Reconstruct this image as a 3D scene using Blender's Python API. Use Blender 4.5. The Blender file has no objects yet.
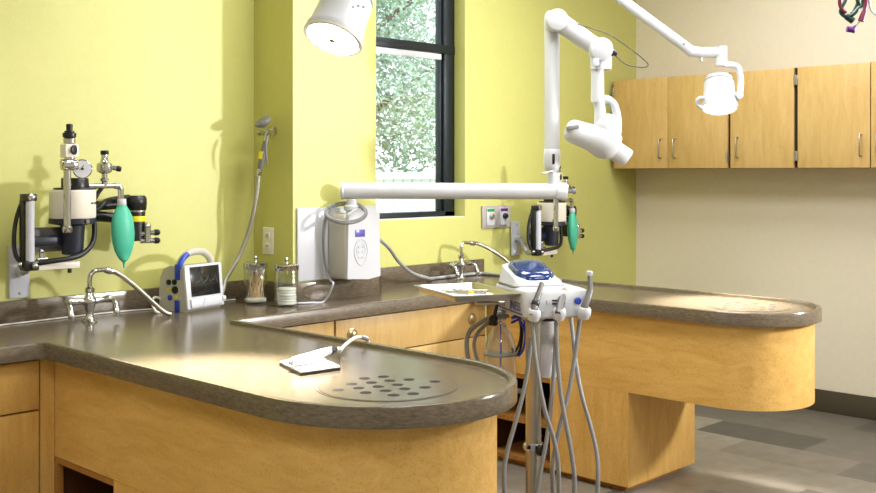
import bpy, bmesh, math, random
from mathutils import Vector, Matrix, Euler
random.seed(7)
sc = bpy.context.scene
COL = sc.collection
PI = math.pi
rad = math.radians

# ------------------------------------------------------------------ camera
EYE = 1.5
FPX, HY, YAW = 1052.0, 172.45, rad(44.11)
CY, SY = math.cos(YAW), math.sin(YAW)
cam = bpy.data.cameras.new('camera')
cam.sensor_width = 36.0
cam.lens = 36.0 * FPX / 876.0
cam.shift_y = -(246.5 - HY) / 876.0
cam.clip_start = .05
camo = bpy.data.objects.new('camera', cam)
COL.objects.link(camo)
camo.location = (0, 0, EYE)
camo.rotation_euler = (PI / 2, 0, -(PI / 2 - YAW))
sc.camera = camo


def at(px, py, d):
    """point of the room seen at that pixel, d metres in front of the lens"""
    k = (px - 438) / FPX
    return Vector((d * (CY + SY * k), d * (SY - CY * k), EYE + d * (HY - py) / FPX))


# ------------------------------------------------------------------ materials
def nodes(name):
    m = bpy.data.materials.new(name)
    m.use_nodes = True
    nt = m.node_tree
    b = nt.nodes['Principled BSDF']
    return m, nt, b


def lin(c):
    def f(v):
        v /= 255.0
        return v / 12.92 if v <= .04045 else ((v + .055) / 1.055) ** 2.4
    return (f(c[0]), f(c[1]), f(c[2]), 1)


def plain(name, rgb, rough=.5, metal=0, coat=0, bump=0, bscale=200, var=.06, vscale=12, spec=.5, trans=0, alpha=1):
    m, nt, b = nodes(name)
    N, L = nt.nodes, nt.links
    tc = N.new('ShaderNodeTexCoord')
    no = N.new('ShaderNodeTexNoise')
    no.inputs['Scale'].default_value = vscale
    no.inputs['Detail'].default_value = 4
    L.new(tc.outputs['Object'], no.inputs['Vector'])
    mx = N.new('ShaderNodeMix')
    mx.data_type = 'RGBA'
    c = lin(rgb)
    mx.inputs['A'].default_value = tuple(v * (1 - var) for v in c[:3]) + (1,)
    mx.inputs['B'].default_value = tuple(min(1, v * (1 + var)) for v in c[:3]) + (1,)
    L.new(no.outputs['Fac'], mx.inputs['Factor'])
    L.new(mx.outputs['Result'], b.inputs['Base Color'])
    b.inputs['Roughness'].default_value = rough
    b.inputs['Metallic'].default_value = metal
    b.inputs['Coat Weight'].default_value = coat
    b.inputs['Specular IOR Level'].default_value = spec
    b.inputs['Transmission Weight'].default_value = trans
    b.inputs['Alpha'].default_value = alpha
    if bump:
        n2 = N.new('ShaderNodeTexNoise')
        n2.inputs['Scale'].default_value = bscale
        n2.inputs['Detail'].default_value = 3
        L.new(tc.outputs['Object'], n2.inputs['Vector'])
        bp = N.new('ShaderNodeBump')
        bp.inputs['Strength'].default_value = bump
        bp.inputs['Distance'].default_value = .004
        L.new(n2.outputs['Fac'], bp.inputs['Height'])
        L.new(bp.outputs['Normal'], b.inputs['Normal'])
    return m


def wood(name, lo, hi, axis='Z', rough=.42, fleck=1.0):
    m, nt, b = nodes(name)
    N, L = nt.nodes, nt.links
    tc = N.new('ShaderNodeTexCoord')
    mp = N.new('ShaderNodeMapping')
    s = {'Z': (22, 22, 4), 'X': (4, 22, 22), 'Y': (22, 4, 22)}[axis]
    mp.inputs['Scale'].default_value = s
    L.new(tc.outputs['Object'], mp.inputs['Vector'])
    n1 = N.new('ShaderNodeTexNoise')
    n1.inputs['Scale'].default_value = 1.0
    n1.inputs['Detail'].default_value = 6
    n1.inputs['Roughness'].default_value = .65
    n1.inputs['Distortion'].default_value = .6
    L.new(mp.outputs['Vector'], n1.inputs['Vector'])
    n2 = N.new('ShaderNodeTexNoise')
    n2.inputs['Scale'].default_value = 150
    n2.inputs['Detail'].default_value = 2
    L.new(tc.outputs['Object'], n2.inputs['Vector'])
    cr = N.new('ShaderNodeValToRGB')
    cr.color_ramp.elements[0].position = .3
    cr.color_ramp.elements[0].color = lin(lo)
    cr.color_ramp.elements[1].position = .68
    cr.color_ramp.elements[1].color = lin(hi)
    L.new(n1.outputs['Fac'], cr.inputs['Fac'])
    c2 = N.new('ShaderNodeValToRGB')
    c2.color_ramp.elements[0].position = .32
    c2.color_ramp.elements[0].color = (.62, .55, .45, 1)
    c2.color_ramp.elements[1].position = .47
    c2.color_ramp.elements[1].color = (1, 1, 1, 1)
    L.new(n2.outputs['Fac'], c2.inputs['Fac'])
    mx = N.new('ShaderNodeMix')
    mx.data_type = 'RGBA'
    mx.blend_type = 'MULTIPLY'
    mx.inputs['Factor'].default_value = .75 * fleck
    L.new(cr.outputs['Color'], mx.inputs['A'])
    L.new(c2.outputs['Color'], mx.inputs['B'])
    L.new(mx.outputs['Result'], b.inputs['Base Color'])
    b.inputs['Roughness'].default_value = rough
    b.inputs['Specular IOR Level'].default_value = .35
    return m


def wall_paint(name, rgb, bump=.16, rough=.45):
    m = plain(name, rgb, rough=rough, bump=bump, bscale=190, var=.04, vscale=30, spec=.6)
    return m


def stone(name):
    m, nt, b = nodes(name)
    N, L = nt.nodes, nt.links
    tc = N.new('ShaderNodeTexCoord')
    mp = N.new('ShaderNodeMapping')
    mp.inputs['Scale'].default_value = (26, 26, 90)
    L.new(tc.outputs['Object'], mp.inputs['Vector'])
    n1 = N.new('ShaderNodeTexNoise')
    n1.inputs['Scale'].default_value = 1.6
    n1.inputs['Detail'].default_value = 8
    n1.inputs['Roughness'].default_value = .7
    L.new(mp.outputs['Vector'], n1.inputs['Vector'])
    cr = N.new('ShaderNodeValToRGB')
    e = cr.color_ramp.elements
    e[0].position = .3
    e[0].color = lin((82, 71, 57))
    e[1].position = .72
    e[1].color = lin((120, 107, 89))
    L.new(n1.outputs['Fac'], cr.inputs['Fac'])
    L.new(cr.outputs['Color'], b.inputs['Base Color'])
    b.inputs['Roughness'].default_value = .2
    b.inputs['Specular IOR Level'].default_value = .55
    n2 = N.new('ShaderNodeTexNoise')
    n2.inputs['Scale'].default_value = 9
    L.new(tc.outputs['Object'], n2.inputs['Vector'])
    bp = N.new('ShaderNodeBump')
    bp.inputs['Strength'].default_value = .06
    bp.inputs['Distance'].default_value = .01
    L.new(n2.outputs['Fac'], bp.inputs['Height'])
    L.new(bp.outputs['Normal'], b.inputs['Normal'])
    return m


def floor_mat():
    m, nt, b = nodes('vinyl_tile')
    N, L = nt.nodes, nt.links
    tc = N.new('ShaderNodeTexCoord')
    mp = N.new('ShaderNodeMapping')
    mp.inputs['Rotation'].default_value = (0, 0, PI / 2)
    mp.inputs['Location'].default_value = (.42, -4.96 + .325 * 16, 0)
    L.new(tc.outputs['Object'], mp.inputs['Vector'])
    br = N.new('ShaderNodeTexBrick')
    br.offset = .5
    br.inputs['Scale'].default_value = 1
    br.inputs['Brick Width'].default_value = .65
    br.inputs['Row Height'].default_value = .325
    br.inputs['Mortar Size'].default_value = .0012
    br.inputs['Color1'].default_value = lin((62, 59, 55))
    br.inputs['Color2'].default_value = lin((146, 137, 124))
    br.inputs['Mortar'].default_value = lin((110, 102, 92))
    br.inputs['Bias'].default_value = 0
    L.new(mp.outputs['Vector'], br.inputs['Vector'])
    no = N.new('ShaderNodeTexNoise')
    no.inputs['Scale'].default_value = 14
    no.inputs['Detail'].default_value = 8
    L.new(tc.outputs['Object'], no.inputs['Vector'])
    mx = N.new('ShaderNodeMix')
    mx.data_type = 'RGBA'
    mx.blend_type = 'OVERLAY'
    mx.inputs['Factor'].default_value = .3
    L.new(br.outputs['Color'], mx.inputs['A'])
    L.new(no.outputs['Fac'], mx.inputs['B'])
    L.new(mx.outputs['Result'], b.inputs['Base Color'])
    b.inputs['Roughness'].default_value = .4
    return m


def clear(name, tint=(1, 1, 1), gloss=.1, rough=.02, milk=0):
    m = bpy.data.materials.new(name)
    m.use_nodes = True
    nt = m.node_tree
    N, L = nt.nodes, nt.links
    N.remove(N['Principled BSDF'])
    out = N['Material Output']
    tr = N.new('ShaderNodeBsdfTransparent')
    tr.inputs['Color'].default_value = tint + (1,)
    gl = N.new('ShaderNodeBsdfGlossy')
    gl.inputs['Roughness'].default_value = rough
    lw = N.new('ShaderNodeLayerWeight')
    lw.inputs['Blend'].default_value = .25
    mm = N.new('ShaderNodeMath')
    mm.operation = 'MULTIPLY_ADD'
    mm.inputs[1].default_value = .6
    mm.inputs[2].default_value = gloss
    mm.use_clamp = True
    L.new(lw.outputs['Facing'], mm.inputs[0])
    ms = N.new('ShaderNodeMixShader')
    L.new(mm.outputs[0], ms.inputs[0])
    L.new(tr.outputs[0], ms.inputs[1])
    L.new(gl.outputs[0], ms.inputs[2])
    last = ms
    if milk:
        df = N.new('ShaderNodeBsdfDiffuse')
        df.inputs['Color'].default_value = (.85, .87, .95, 1)
        m2 = N.new('ShaderNodeMixShader')
        m2.inputs[0].default_value = milk
        L.new(ms.outputs[0], m2.inputs[1])
        L.new(df.outputs[0], m2.inputs[2])
        last = m2
    L.new(last.outputs[0], out.inputs[0])
    return m


def emit(name, rgb, s):
    m = bpy.data.materials.new(name)
    m.use_nodes = True
    nt = m.node_tree
    b = nt.nodes['Principled BSDF']
    b.inputs['Base Color'].default_value = (.8, .8, .8, 1)
    b.inputs['Emission Color'].default_value = rgb + (1,)
    b.inputs['Emission Strength'].default_value = s
    return m


M = dict(
    lime=wall_paint('lime_paint', (200, 199, 116)),
    beige=wall_paint('beige_paint', (228, 219, 198), bump=.06, rough=.6),
    ceil=plain('ceiling_white', (232, 230, 222), rough=.8, bump=.1, bscale=90),
    floor=floor_mat(),
    stone=stone('grey_brown_solid_surface'),
    wood=wood('honey_maple', (206, 160, 82), (227, 184, 108), fleck=.45),
    woodh=wood('honey_maple_cross', (206, 160, 82), (227, 184, 108), axis='Y', fleck=.45),
    woodc=wood('pale_maple', (196, 160, 96), (214, 180, 118), axis='Z', fleck=.2),
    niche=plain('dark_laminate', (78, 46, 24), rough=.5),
    trimwood=wood('reddish_maple', (158, 108, 50), (182, 130, 66)),
    base=plain('brown_rubber', (74, 66, 52), rough=.5),
    frame=plain('charcoal_aluminium', (26, 34, 40), rough=.35, metal=.3),
    black=plain('black_plastic', (18, 18, 20), rough=.35),
    blackm=plain('black_gap', (30, 20, 14), rough=.8),
    rubber=plain('black_rubber_hose', (22, 22, 24), rough=.45),
    navy=plain('dark_navy_plastic', (26, 30, 48), rough=.4),
    white=plain('white_enamel', (204, 206, 211), rough=.28, coat=.2, var=.015),
    offwhite=plain('off_white_plastic', (226, 222, 210), rough=.4, var=.02),
    beigep=plain('beige_plastic', (192, 188, 174), rough=.45, var=.02),
    ivory=plain('ivory_enamel', (232, 226, 212), rough=.35, var=.02),
    chrome=plain('chrome', (196, 196, 198), rough=.1, metal=1, var=.02),
    steel=plain('brushed_steel', (188, 182, 172), rough=.28, metal=1, var=.05),
    alu=plain('satin_aluminium', (196, 198, 204), rough=.45, metal=.6, var=.04),
    ltgrey=plain('light_grey_plate', (196, 198, 208), rough=.5, var=.03),
    grey=plain('grey_plastic', (128, 128, 130), rough=.45),
    hose=plain('grey_silicone_hose', (132, 132, 132), rough=.4),
    cordw=plain('white_cord', (226, 224, 218), rough=.45),
    teal=plain('teal_rubber', (72, 184, 152), rough=.42, var=.05),
    yellow=plain('yellow_band', (235, 215, 30), rough=.4),
    blue=plain('blue_plastic', (38, 70, 178), rough=.35),
    bluetube=plain('blue_tubing', (40, 60, 200), rough=.3),
    domeblue=plain('glossy_blue_cover', (14, 46, 104), rough=.12, coat=.6),
    screen=plain('dark_screen', (26, 27, 28), rough=.15, coat=.5),
    lcd=plain('violet_lcd', (92, 86, 170), rough=.3),
    greenp=plain('green_marking', (30, 150, 70), rough=.4),
    purple=plain('purple_marking', (92, 36, 124), rough=.4),
    magenta=plain('magenta_cable', (112, 26, 62), rough=.4),
    dkgreen=plain('dark_green_cable', (8, 54, 48), rough=.35),
    cotton=plain('white_cotton', (242, 240, 234), rough=.9, bump=.3, bscale=120),
    stick=plain('birch_stick', (230, 200, 158), rough=.7),
    paper=plain('white_paper', (240, 240, 240), rough=.7, var=.01),
    brass=plain('brass_lock', (186, 170, 130), rough=.3, metal=.8),
    platem=plain('dull_steel_plate', (170, 162, 160), rough=.45),
    dkcable=plain('dark_grey_cable', (84, 80, 76), rough=.4),
    toolgrey=plain('tool_grey_metal', (96, 93, 89), rough=.35, metal=.3),
    sprgrey=plain('dark_grey_sprayer', (116, 116, 116), rough=.45),
    hosemetal=plain('grey_braided_metal', (158, 155, 142), rough=.38, metal=.5, bump=.4, bscale=300),
    amber=plain('amber_plastic', (160, 62, 20), rough=.35),
    glass=clear('clear_glass', (.97, .985, .975), .03),
    pane=clear('window_glass', (.97, .99, .99), .02),
    pet=clear('clear_bottle_plastic', (.90, .90, .88), .10, .08, milk=.10),
    milk=clear('milky_bottle_plastic', (.9, .92, .97), .05, .15, milk=.72),
    led=emit('lamp_lens', (1.0, .95, .86), 16),
    bark=plain('bark', (96, 80, 66), rough=.9),
    leaf=plain('pale_leaves', (104, 150, 124), rough=.6, var=.5, vscale=1.5),
    leaf2=plain('silver_leaves', (168, 192, 178), rough=.6, var=.4, vscale=1.5),
    fence=plain('white_fence_paint', (214, 212, 222), rough=.7),
    grass=plain('lawn', (150, 175, 95), rough=.9, var=.3, vscale=3),
    roof=plain('eave_white', (235, 235, 235), rough=.7),
)


# ------------------------------------------------------------------ mesh builder
def spline(pts, n=8, closed=False):
    P = [Vector(p) for p in pts]
    if len(P) < 3 and not closed:
        return P
    out = []
    k = len(P)
    segs = k if closed else k - 1
    for i in range(segs):
        if closed:
            a, b, c, d = P[(i - 1) % k], P[i], P[(i + 1) % k], P[(i + 2) % k]
        else:
            b, c = P[i], P[i + 1]
            a = P[i - 1] if i else b + (b - c)
            d = P[i + 2] if i + 2 < k else c + (c - b)
        for j in range(n):
            t = j / n
            out.append(.5 * ((2 * b) + (c - a) * t + (2 * a - 5 * b + 4 * c - d) * t * t + (3 * b - a - 3 * c + d) * t ** 3))
    if not closed:
        out.append(P[-1])
    return out


class MB:
    def __init__(self):
        self.bm = bmesh.new()
        self.mi = 0

    def _tag(self, before):
        for f in self.bm.faces:
            if f.index == -1 or f not in before:
                pass

    def box(self, c, s, rot=None, bev=0, seg=2):
        g = bmesh.ops.create_cube(self.bm, size=1)
        vs = g['verts']
        m = Matrix.Translation(Vector(c)) @ (rot.to_4x4() if rot is not None else Matrix.Identity(4)) @ Matrix.Diagonal((s[0], s[1], s[2], 1))
        bmesh.ops.transform(self.bm, matrix=m, verts=vs)
        fs = list({f for v in vs for f in v.link_faces})
        if bev:
            es = list({e for v in vs for e in v.link_edges})
            r = bmesh.ops.bevel(self.bm, geom=es, offset=bev, segments=seg, affect='EDGES', profile=.5)
            fs = list(set(r['faces']) | {f for f in fs if f.is_valid})
        for f in fs:
            if f.is_valid:
                f.material_index = self.mi
        return self

    def b2(self, x0, x1, y0, y1, z0, z1, bev=0):
        return self.box(((x0 + x1) / 2, (y0 + y1) / 2, (z0 + z1) / 2), (x1 - x0, y1 - y0, z1 - z0), bev=bev)

    def loops(self, rings, cap0=True, cap1=True, closed=False):
        vr = [[self.bm.verts.new(p) for p in r] for r in rings]
        n = len(vr[0])
        pairs = list(zip(vr, vr[1:])) + ([(vr[-1], vr[0])] if closed else [])
        for a, b in pairs:
            for i in range(n):
                j = (i + 1) % n
                try:
                    f = self.bm.faces.new((a[i], a[j], b[j], b[i]))
                    f.material_index = self.mi
                except ValueError:
                    pass
        if not closed:
            if cap0:
                f = self.bm.faces.new(list(reversed(vr[0])))
                f.material_index = self.mi
            if cap1:
                f = self.bm.faces.new(vr[-1])
                f.material_index = self.mi
        return self

    def tube(self, pts, r, n=10, smooth=8, closed=False, caps=True):
        P = spline(pts, smooth, closed) if smooth else [Vector(p) for p in pts]
        m = len(P)
        rr = r if isinstance(r, (list, tuple)) else None
        rings = []
        prev = None
        for i, p in enumerate(P):
            if closed:
                t = P[(i + 1) % m] - P[i - 1]
            else:
                t = P[min(i + 1, m - 1)] - P[max(i - 1, 0)]
            t.normalize()
            if prev is None:
                up = Vector((0, 0, 1)) if abs(t.z) < .9 else Vector((1, 0, 0))
                u = t.cross(up).normalized()
            else:
                u = (prev - t * prev.dot(t))
                if u.length < 1e-6:
                    u = t.orthogonal()
                u.normalize()
            prev = u
            v = t.cross(u)
            if rr:
                q = i / max(1, m - 1) * (len(rr) - 1)
                a = min(int(q), len(rr) - 2)
                ra = rr[a] + (rr[a + 1] - rr[a]) * (q - a)
            else:
                ra = r
            rings.append([p + ra * (math.cos(2 * PI * k / n) * u + math.sin(2 * PI * k / n) * v) for k in range(n)])
        return self.loops(rings, caps, caps, closed)

    def cyl(self, p0, p1, r0, r1=None, n=24):
        r1 = r0 if r1 is None else r1
        return self.lathe([(r0, 0), (r1, (Vector(p1) - Vector(p0)).length)], p0, Vector(p1) - Vector(p0), n)

    def lathe(self, prof, o=(0, 0, 0), axis=(0, 0, 1), n=28, sc=(1, 1)):
        q = Vector((0, 0, 1)).rotation_difference(Vector(axis).normalized()).to_matrix()
        o = Vector(o)
        rings = [[o + q @ Vector((max(r, 1e-4) * math.cos(2 * PI * k / n) * sc[0], max(r, 1e-4) * math.sin(2 * PI * k / n) * sc[1], z)) for k in range(n)] for r, z in prof]
        return self.loops(rings)

    def ball(self, c, r, rot=None, u=20, v=12):
        if not isinstance(r, (tuple, list)):
            r = (r, r, r)
        g = bmesh.ops.create_uvsphere(self.bm, u_segments=u, v_segments=v, radius=1)
        m = Matrix.Translation(Vector(c)) @ (rot.to_4x4() if rot is not None else Matrix.Identity(4)) @ Matrix.Diagonal((r[0], r[1], r[2], 1))
        bmesh.ops.transform(self.bm, matrix=m, verts=g['verts'])
        for f in {f for w in g['verts'] for f in w.link_faces}:
            f.material_index = self.mi
        return self

    def prism(self, poly, z0, z1, bev=0):
        a = [self.bm.verts.new((p[0], p[1], z0)) for p in poly]
        b = [self.bm.verts.new((p[0], p[1], z1)) for p in poly]
        n = len(poly)
        fs = [self.bm.faces.new(list(reversed(a))), self.bm.faces.new(b)]
        for i in range(n):
            j = (i + 1) % n
            fs.append(self.bm.faces.new((a[i], a[j], b[j], b[i])))
        for f in fs:
            f.material_index = self.mi
        return self

    def torus(self, c, R, r, axis=(0, 0, 1), n=32, k=10):
        q = Vector((0, 0, 1)).rotation_difference(Vector(axis).normalized()).to_matrix()
        pts = [Vector(c) + q @ Vector((R * math.cos(2 * PI * i / n), R * math.sin(2 * PI * i / n), 0)) for i in range(n)]
        return self.tube(pts, r, k, 0, True)

    def build(self, name, mat, parent=None, local=False, angle=38, flat=False):
        bm = self.bm
        bmesh.ops.recalc_face_normals(bm, faces=bm.faces)
        loc = Vector((0, 0, 0))
        if parent is not None:
            if not local:
                top = parent
                while top.parent:
                    top = top.parent
                if top.type == 'EMPTY':
                    mw = Matrix.Translation(top.location) @ top.rotation_euler.to_matrix().to_4x4()
                else:
                    mw = Matrix.Translation(top.location)
                bmesh.ops.transform(bm, matrix=mw.inverted(), verts=bm.verts)
        else:
            xs = [v.co for v in bm.verts]
            lo = Vector((min(v.x for v in xs), min(v.y for v in xs), min(v.z for v in xs)))
            hi = Vector((max(v.x for v in xs), max(v.y for v in xs), max(v.z for v in xs)))
            loc = Vector(((lo.x + hi.x) / 2, (lo.y + hi.y) / 2, lo.z))
            bmesh.ops.translate(bm, vec=-loc, verts=bm.verts)
        me = bpy.data.meshes.new(name)
        bm.to_mesh(me)
        bm.free()
        for mm in (mat if isinstance(mat, (list, tuple)) else [mat]):
            me.materials.append(mm)
        if not flat:
            for p in me.polygons:
                p.use_smooth = True
            me.set_sharp_from_angle(angle=rad(angle))
        o = bpy.data.objects.new(name, me)
        COL.objects.link(o)
        o.location = loc
        if parent is not None:
            o.parent = parent
        return o


def tag(o, label=None, cat=None, group=None, kind=None):
    if label: o['label'] = label
    if cat: o['category'] = cat
    if group: o['group'] = group
    if kind: o['kind'] = kind
    return o


def thing(name, label, cat, loc=(0, 0, 0), rz=0, group=None):
    o = bpy.data.objects.new(name, None)
    o.empty_display_size = .05
    COL.objects.link(o)
    o.location = loc
    o.rotation_euler = (0, 0, rz)
    return tag(o, label, cat, group)


def struct(name, mb, mat, parent=None, **k):
    o = mb.build(name, mat, parent, **k)
    if parent is None:
        o['kind'] = 'structure'
    return o


def rrect(cx, cy, hx, hy, r, z, n=5):
    pts = []
    for sx, sy, a0 in ((1, 1, 0), (-1, 1, PI / 2), (-1, -1, PI), (1, -1, 1.5 * PI)):
        for i in range(n + 1):
            a = a0 + PI / 2 * i / n
            pts.append(Vector((cx + sx * (hx - r) + r * math.cos(a), cy + sy * (hy - r) + r * math.sin(a), z)))
    return pts


def text_mesh(body, size, mat, parent, mtx, name='lettering', ext=.0004):
    cu = bpy.data.curves.new(name, 'FONT')
    cu.body = body
    cu.size = size
    cu.extrude = ext
    cu.align_x = 'CENTER'
    cu.align_y = 'CENTER'
    t = bpy.data.objects.new(name + '_tmp', cu)
    COL.objects.link(t)
    dg = bpy.context.evaluated_depsgraph_get()
    me = bpy.data.meshes.new_from_object(t.evaluated_get(dg))
    bpy.data.objects.remove(t)
    me.transform(mtx)
    me.name = name
    me.materials.clear()
    me.materials.append(mat)
    o = bpy.data.objects.new(name, me)
    COL.objects.link(o)
    o.parent = parent
    return o


# ------------------------------------------------------------------ the room
YW, YC, XB = 4.24, 3.933, 6.42
CX0, CX1 = 3.077, 3.606           # column
WX0, WX1, WZ0, WZ1 = 3.66, 4.606, 1.236, 3.0
ZC = 3.3
XL, YF0 = -2.2, -2.6

struct('floor', MB().b2(XL, XB, YF0, YW, -.1, 0), M['floor'], flat=True)
struct('ceiling', MB().b2(XL, XB, YF0, YW + .16, ZC, ZC + .1), M['ceil'], flat=True)
w = MB()
w.b2(XL, WX0, YW, YW + .16, 0, ZC)
w.b2(WX1, XB, YW, YW + .16, 0, ZC)
w.b2(WX0, WX1, YW, YW + .16, 0, WZ0)
w.b2(WX0, WX1, YW, YW + .16, WZ1, ZC)
struct('wall_back', w, M['lime'], flat=True)
struct('wall_column', MB().b2(CX0, CX1, YC, YW, 0, ZC), M['lime'], flat=True)
struct('wall_right', MB().b2(XB, XB + .12, YF0, YW, 0, ZC), M['beige'], flat=True)
struct('wall_left', MB().b2(XL - .12, XL, YF0, YW, 0, ZC), M['beige'], flat=True)
struct('wall_front', MB().b2(XL, XB, YF0 - .12, YF0, 0, ZC), M['beige'], flat=True)
bb = MB()
bb.b2(XB - .012, XB, YF0, YW - .012, .0, .138, bev=.003)
struct('baseboard_right', bb, M['base'])
bb = MB()
bb.b2(4.80, XB - .012, YW - .012, YW, 0, .138, bev=.003)
struct('baseboard_back', bb, M['base'])

# window
fw = MB()
yf = YW + .085
fr = .088
fw.b2(WX1 - fr, WX1, yf, yf + .07, WZ0, WZ1, bev=.004)
fw.b2(WX1 - fr - .02, WX1 - fr, yf + .02, yf + .06, WZ0, WZ1, bev=.003)
fw.b2(WX0, WX0 + fr, yf, yf + .07, WZ0, WZ1, bev=.004)
fw.b2(WX0, WX1, yf, yf + .07, WZ0, WZ0 + .035, bev=.004)
fw.b2(WX0, WX1, yf, yf + .07, WZ1 - fr, WZ1, bev=.004)
fw.b2(WX0, WX1, yf - .004, yf + .074, 2.205, 2.258, bev=.004)
win = fw.build('window_1', M['frame'])
win['kind'] = 'structure'
MB().b2(WX0 + fr, WX1 - fr - .02, yf + .036, yf + .042, WZ0 + .03, WZ1 - .05).build('pane', M['pane'], win)
MB().b2(WX0 + .01, WX1 - fr - .02, yf + .005, yf + .03, 2.168, 2.204, bev=.003).build('white_strip', M['white'], win)  # plain white strip along the underside of the mullion
MB().b2(WX0, WX1, YW + .002, yf - .001, WZ0 + .0002, WZ0 + .004).build('window_sill', M['offwhite'], win)

# ------------------------------------------------------------------ worktop
ZT, ZI, ZU = .9, .886, .841
X1a, X1b, X2a, X2b = 1.70, 2.51, 4.10, 4.755
YFR = 3.596


def arc(cx, cy, r, a0, a1, n=40, ry=None):
    ry = ry or r
    return [(cx + r * math.cos(a0 + (a1 - a0) * i / n), cy + ry * math.sin(a0 + (a1 - a0) * i / n)) for i in range(n + 1)]


def corner(cx, cy, r, a0, a1):
    return arc(cx, cy, r, a0, a1, 6)


def free_edge():
    p = [(.6, YFR)]
    r = .03
    p += corner(X1a - r, YFR - r, r, PI / 2, 0)
    p += arc((X1a + X1b) / 2, 2.3, (X1b - X1a) / 2, PI, 2 * PI, ry=.43)
    p += corner(X1b + .02, YFR - .02, .02, PI, PI / 2)
    p += corner(X2a - .02, YFR - .02, .02, PI / 2, 0)
    p += arc((X2a + X2b) / 2, 2.34, (X2b - X2a) / 2, PI, 2 * PI, ry=.333)
    p += [(X2b, YW - .002)]
    return p


EDGE = free_edge()
BACK = [(CX1 + .002, YW - .002), (CX1 + .002, YC - .002), (CX0 - .002, YC - .002), (CX0 - .002, YW - .002), (.6, YW - .002)]


def offset(path, d):
    out = []
    n = len(path)
    for i, p in enumerate(path):
        a = Vector(path[max(i - 1, 0)])
        b = Vector(path[min(i + 1, n - 1)])
        p = Vector(p)
        n1 = (p - a) if i else (b - p)
        n2 = (b - p) if i < n - 1 else (p - a)
        n1.normalize(); n2.normalize()
        nm = Vector((-n1.y - n2.y, n1.x + n2.x))
        nm.normalize()
        k = nm.dot(Vector((-n1.y, n1.x)))
        out.append(p + nm * d / max(k, .4))
    return out


INN = offset(EDGE, .026)
wt = MB()
wt.prism([tuple(p) for p in INN] + BACK, ZU, ZI)
prof = [(0, ZU), (0, ZT - .008), (.003, ZT - .002), (.009, ZT), (.018, ZT), (.024, ZT - .003), (.03, ZI - .004), (.03, ZU)]
offs = {d: offset(EDGE, d) if d else [Vector(p) for p in EDGE] for d in {q[0] for q in prof}}
wt.loops([[Vector((offs[d][i].x, offs[d][i].y, z)) for d, z in prof] for i in range(len(EDGE))])
worktop = wt.build('worktop', M['stone'], angle=30)
tag(worktop, 'grey-brown worktop with raised rim and two rounded peninsulas along the lime wall', 'worktop')
bs = MB()
t = .02
bs.b2(.6, CX0 - t, YW - t, YW - .001, ZI - .002, .978, bev=.002)
bs.b2(CX0 - t, CX0 - .001, YC - t, YW - .001, ZI - .002, .978, bev=.002)
bs.b2(CX0 - t, CX1 + t, YC - t, YC - .001, ZI - .002, .978, bev=.002)
bs.b2(CX1 + .001, CX1 + t, YC - t, YW - .001, ZI - .002, .978, bev=.002)
bs.b2(CX1 + t, X2b, YW - t, YW - .001, ZI - .002, .978, bev=.002)
bs.build('backsplash', M['stone'], worktop)


HOLES = [(.083, .105), (.105, .018), (.138, -.056), (.025, .125), (.054, .046), (-.056, .09), (-.002, .065), (.029, -.013), (.058, -.095), (-.08, .033), (-.027, .008), (.004, -.069), (-.137, .055), (-.051, -.049), (-.107, -.027), (-.076, -.107), (-.025, -.132)]


def drain(cx, cy, r, label, ang):
    t = thing('drain_plate', label, 'drain cover', (cx, cy, ZI), 0, 'drain plates in the peninsula ends')
    MB().lathe([(r + .003, .0002), (r + .003, .0012), (r, .0014), (r - .003, .0008), (r - .003, .0002)], n=64).build('edge_ring', M['base'], t, local=True)
    MB().lathe([(r - .002, .0003), (r - .002, .0022), (r - .003, .0026), (r - .006, .0026), (.02, .0026)], n=64).build('plate', M['stone'], t, local=True)
    for hx, hy in HOLES:
        k = r / .2
        MB().lathe([(.0165 * k, .0024), (.0165 * k, .0031), (.012 * k, .0032)], (hx * k, hy * k, 0), n=20).build('hole', M['blackm'], t, local=True)
    return t


drain(2.065, 2.205, .2, 'round drain plate with dark holes in the rounded end of the near peninsula', rad(-71))
drain(4.45, 2.33, .185, 'drain plate under the lit patch at the far peninsula end', rad(-71))


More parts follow.
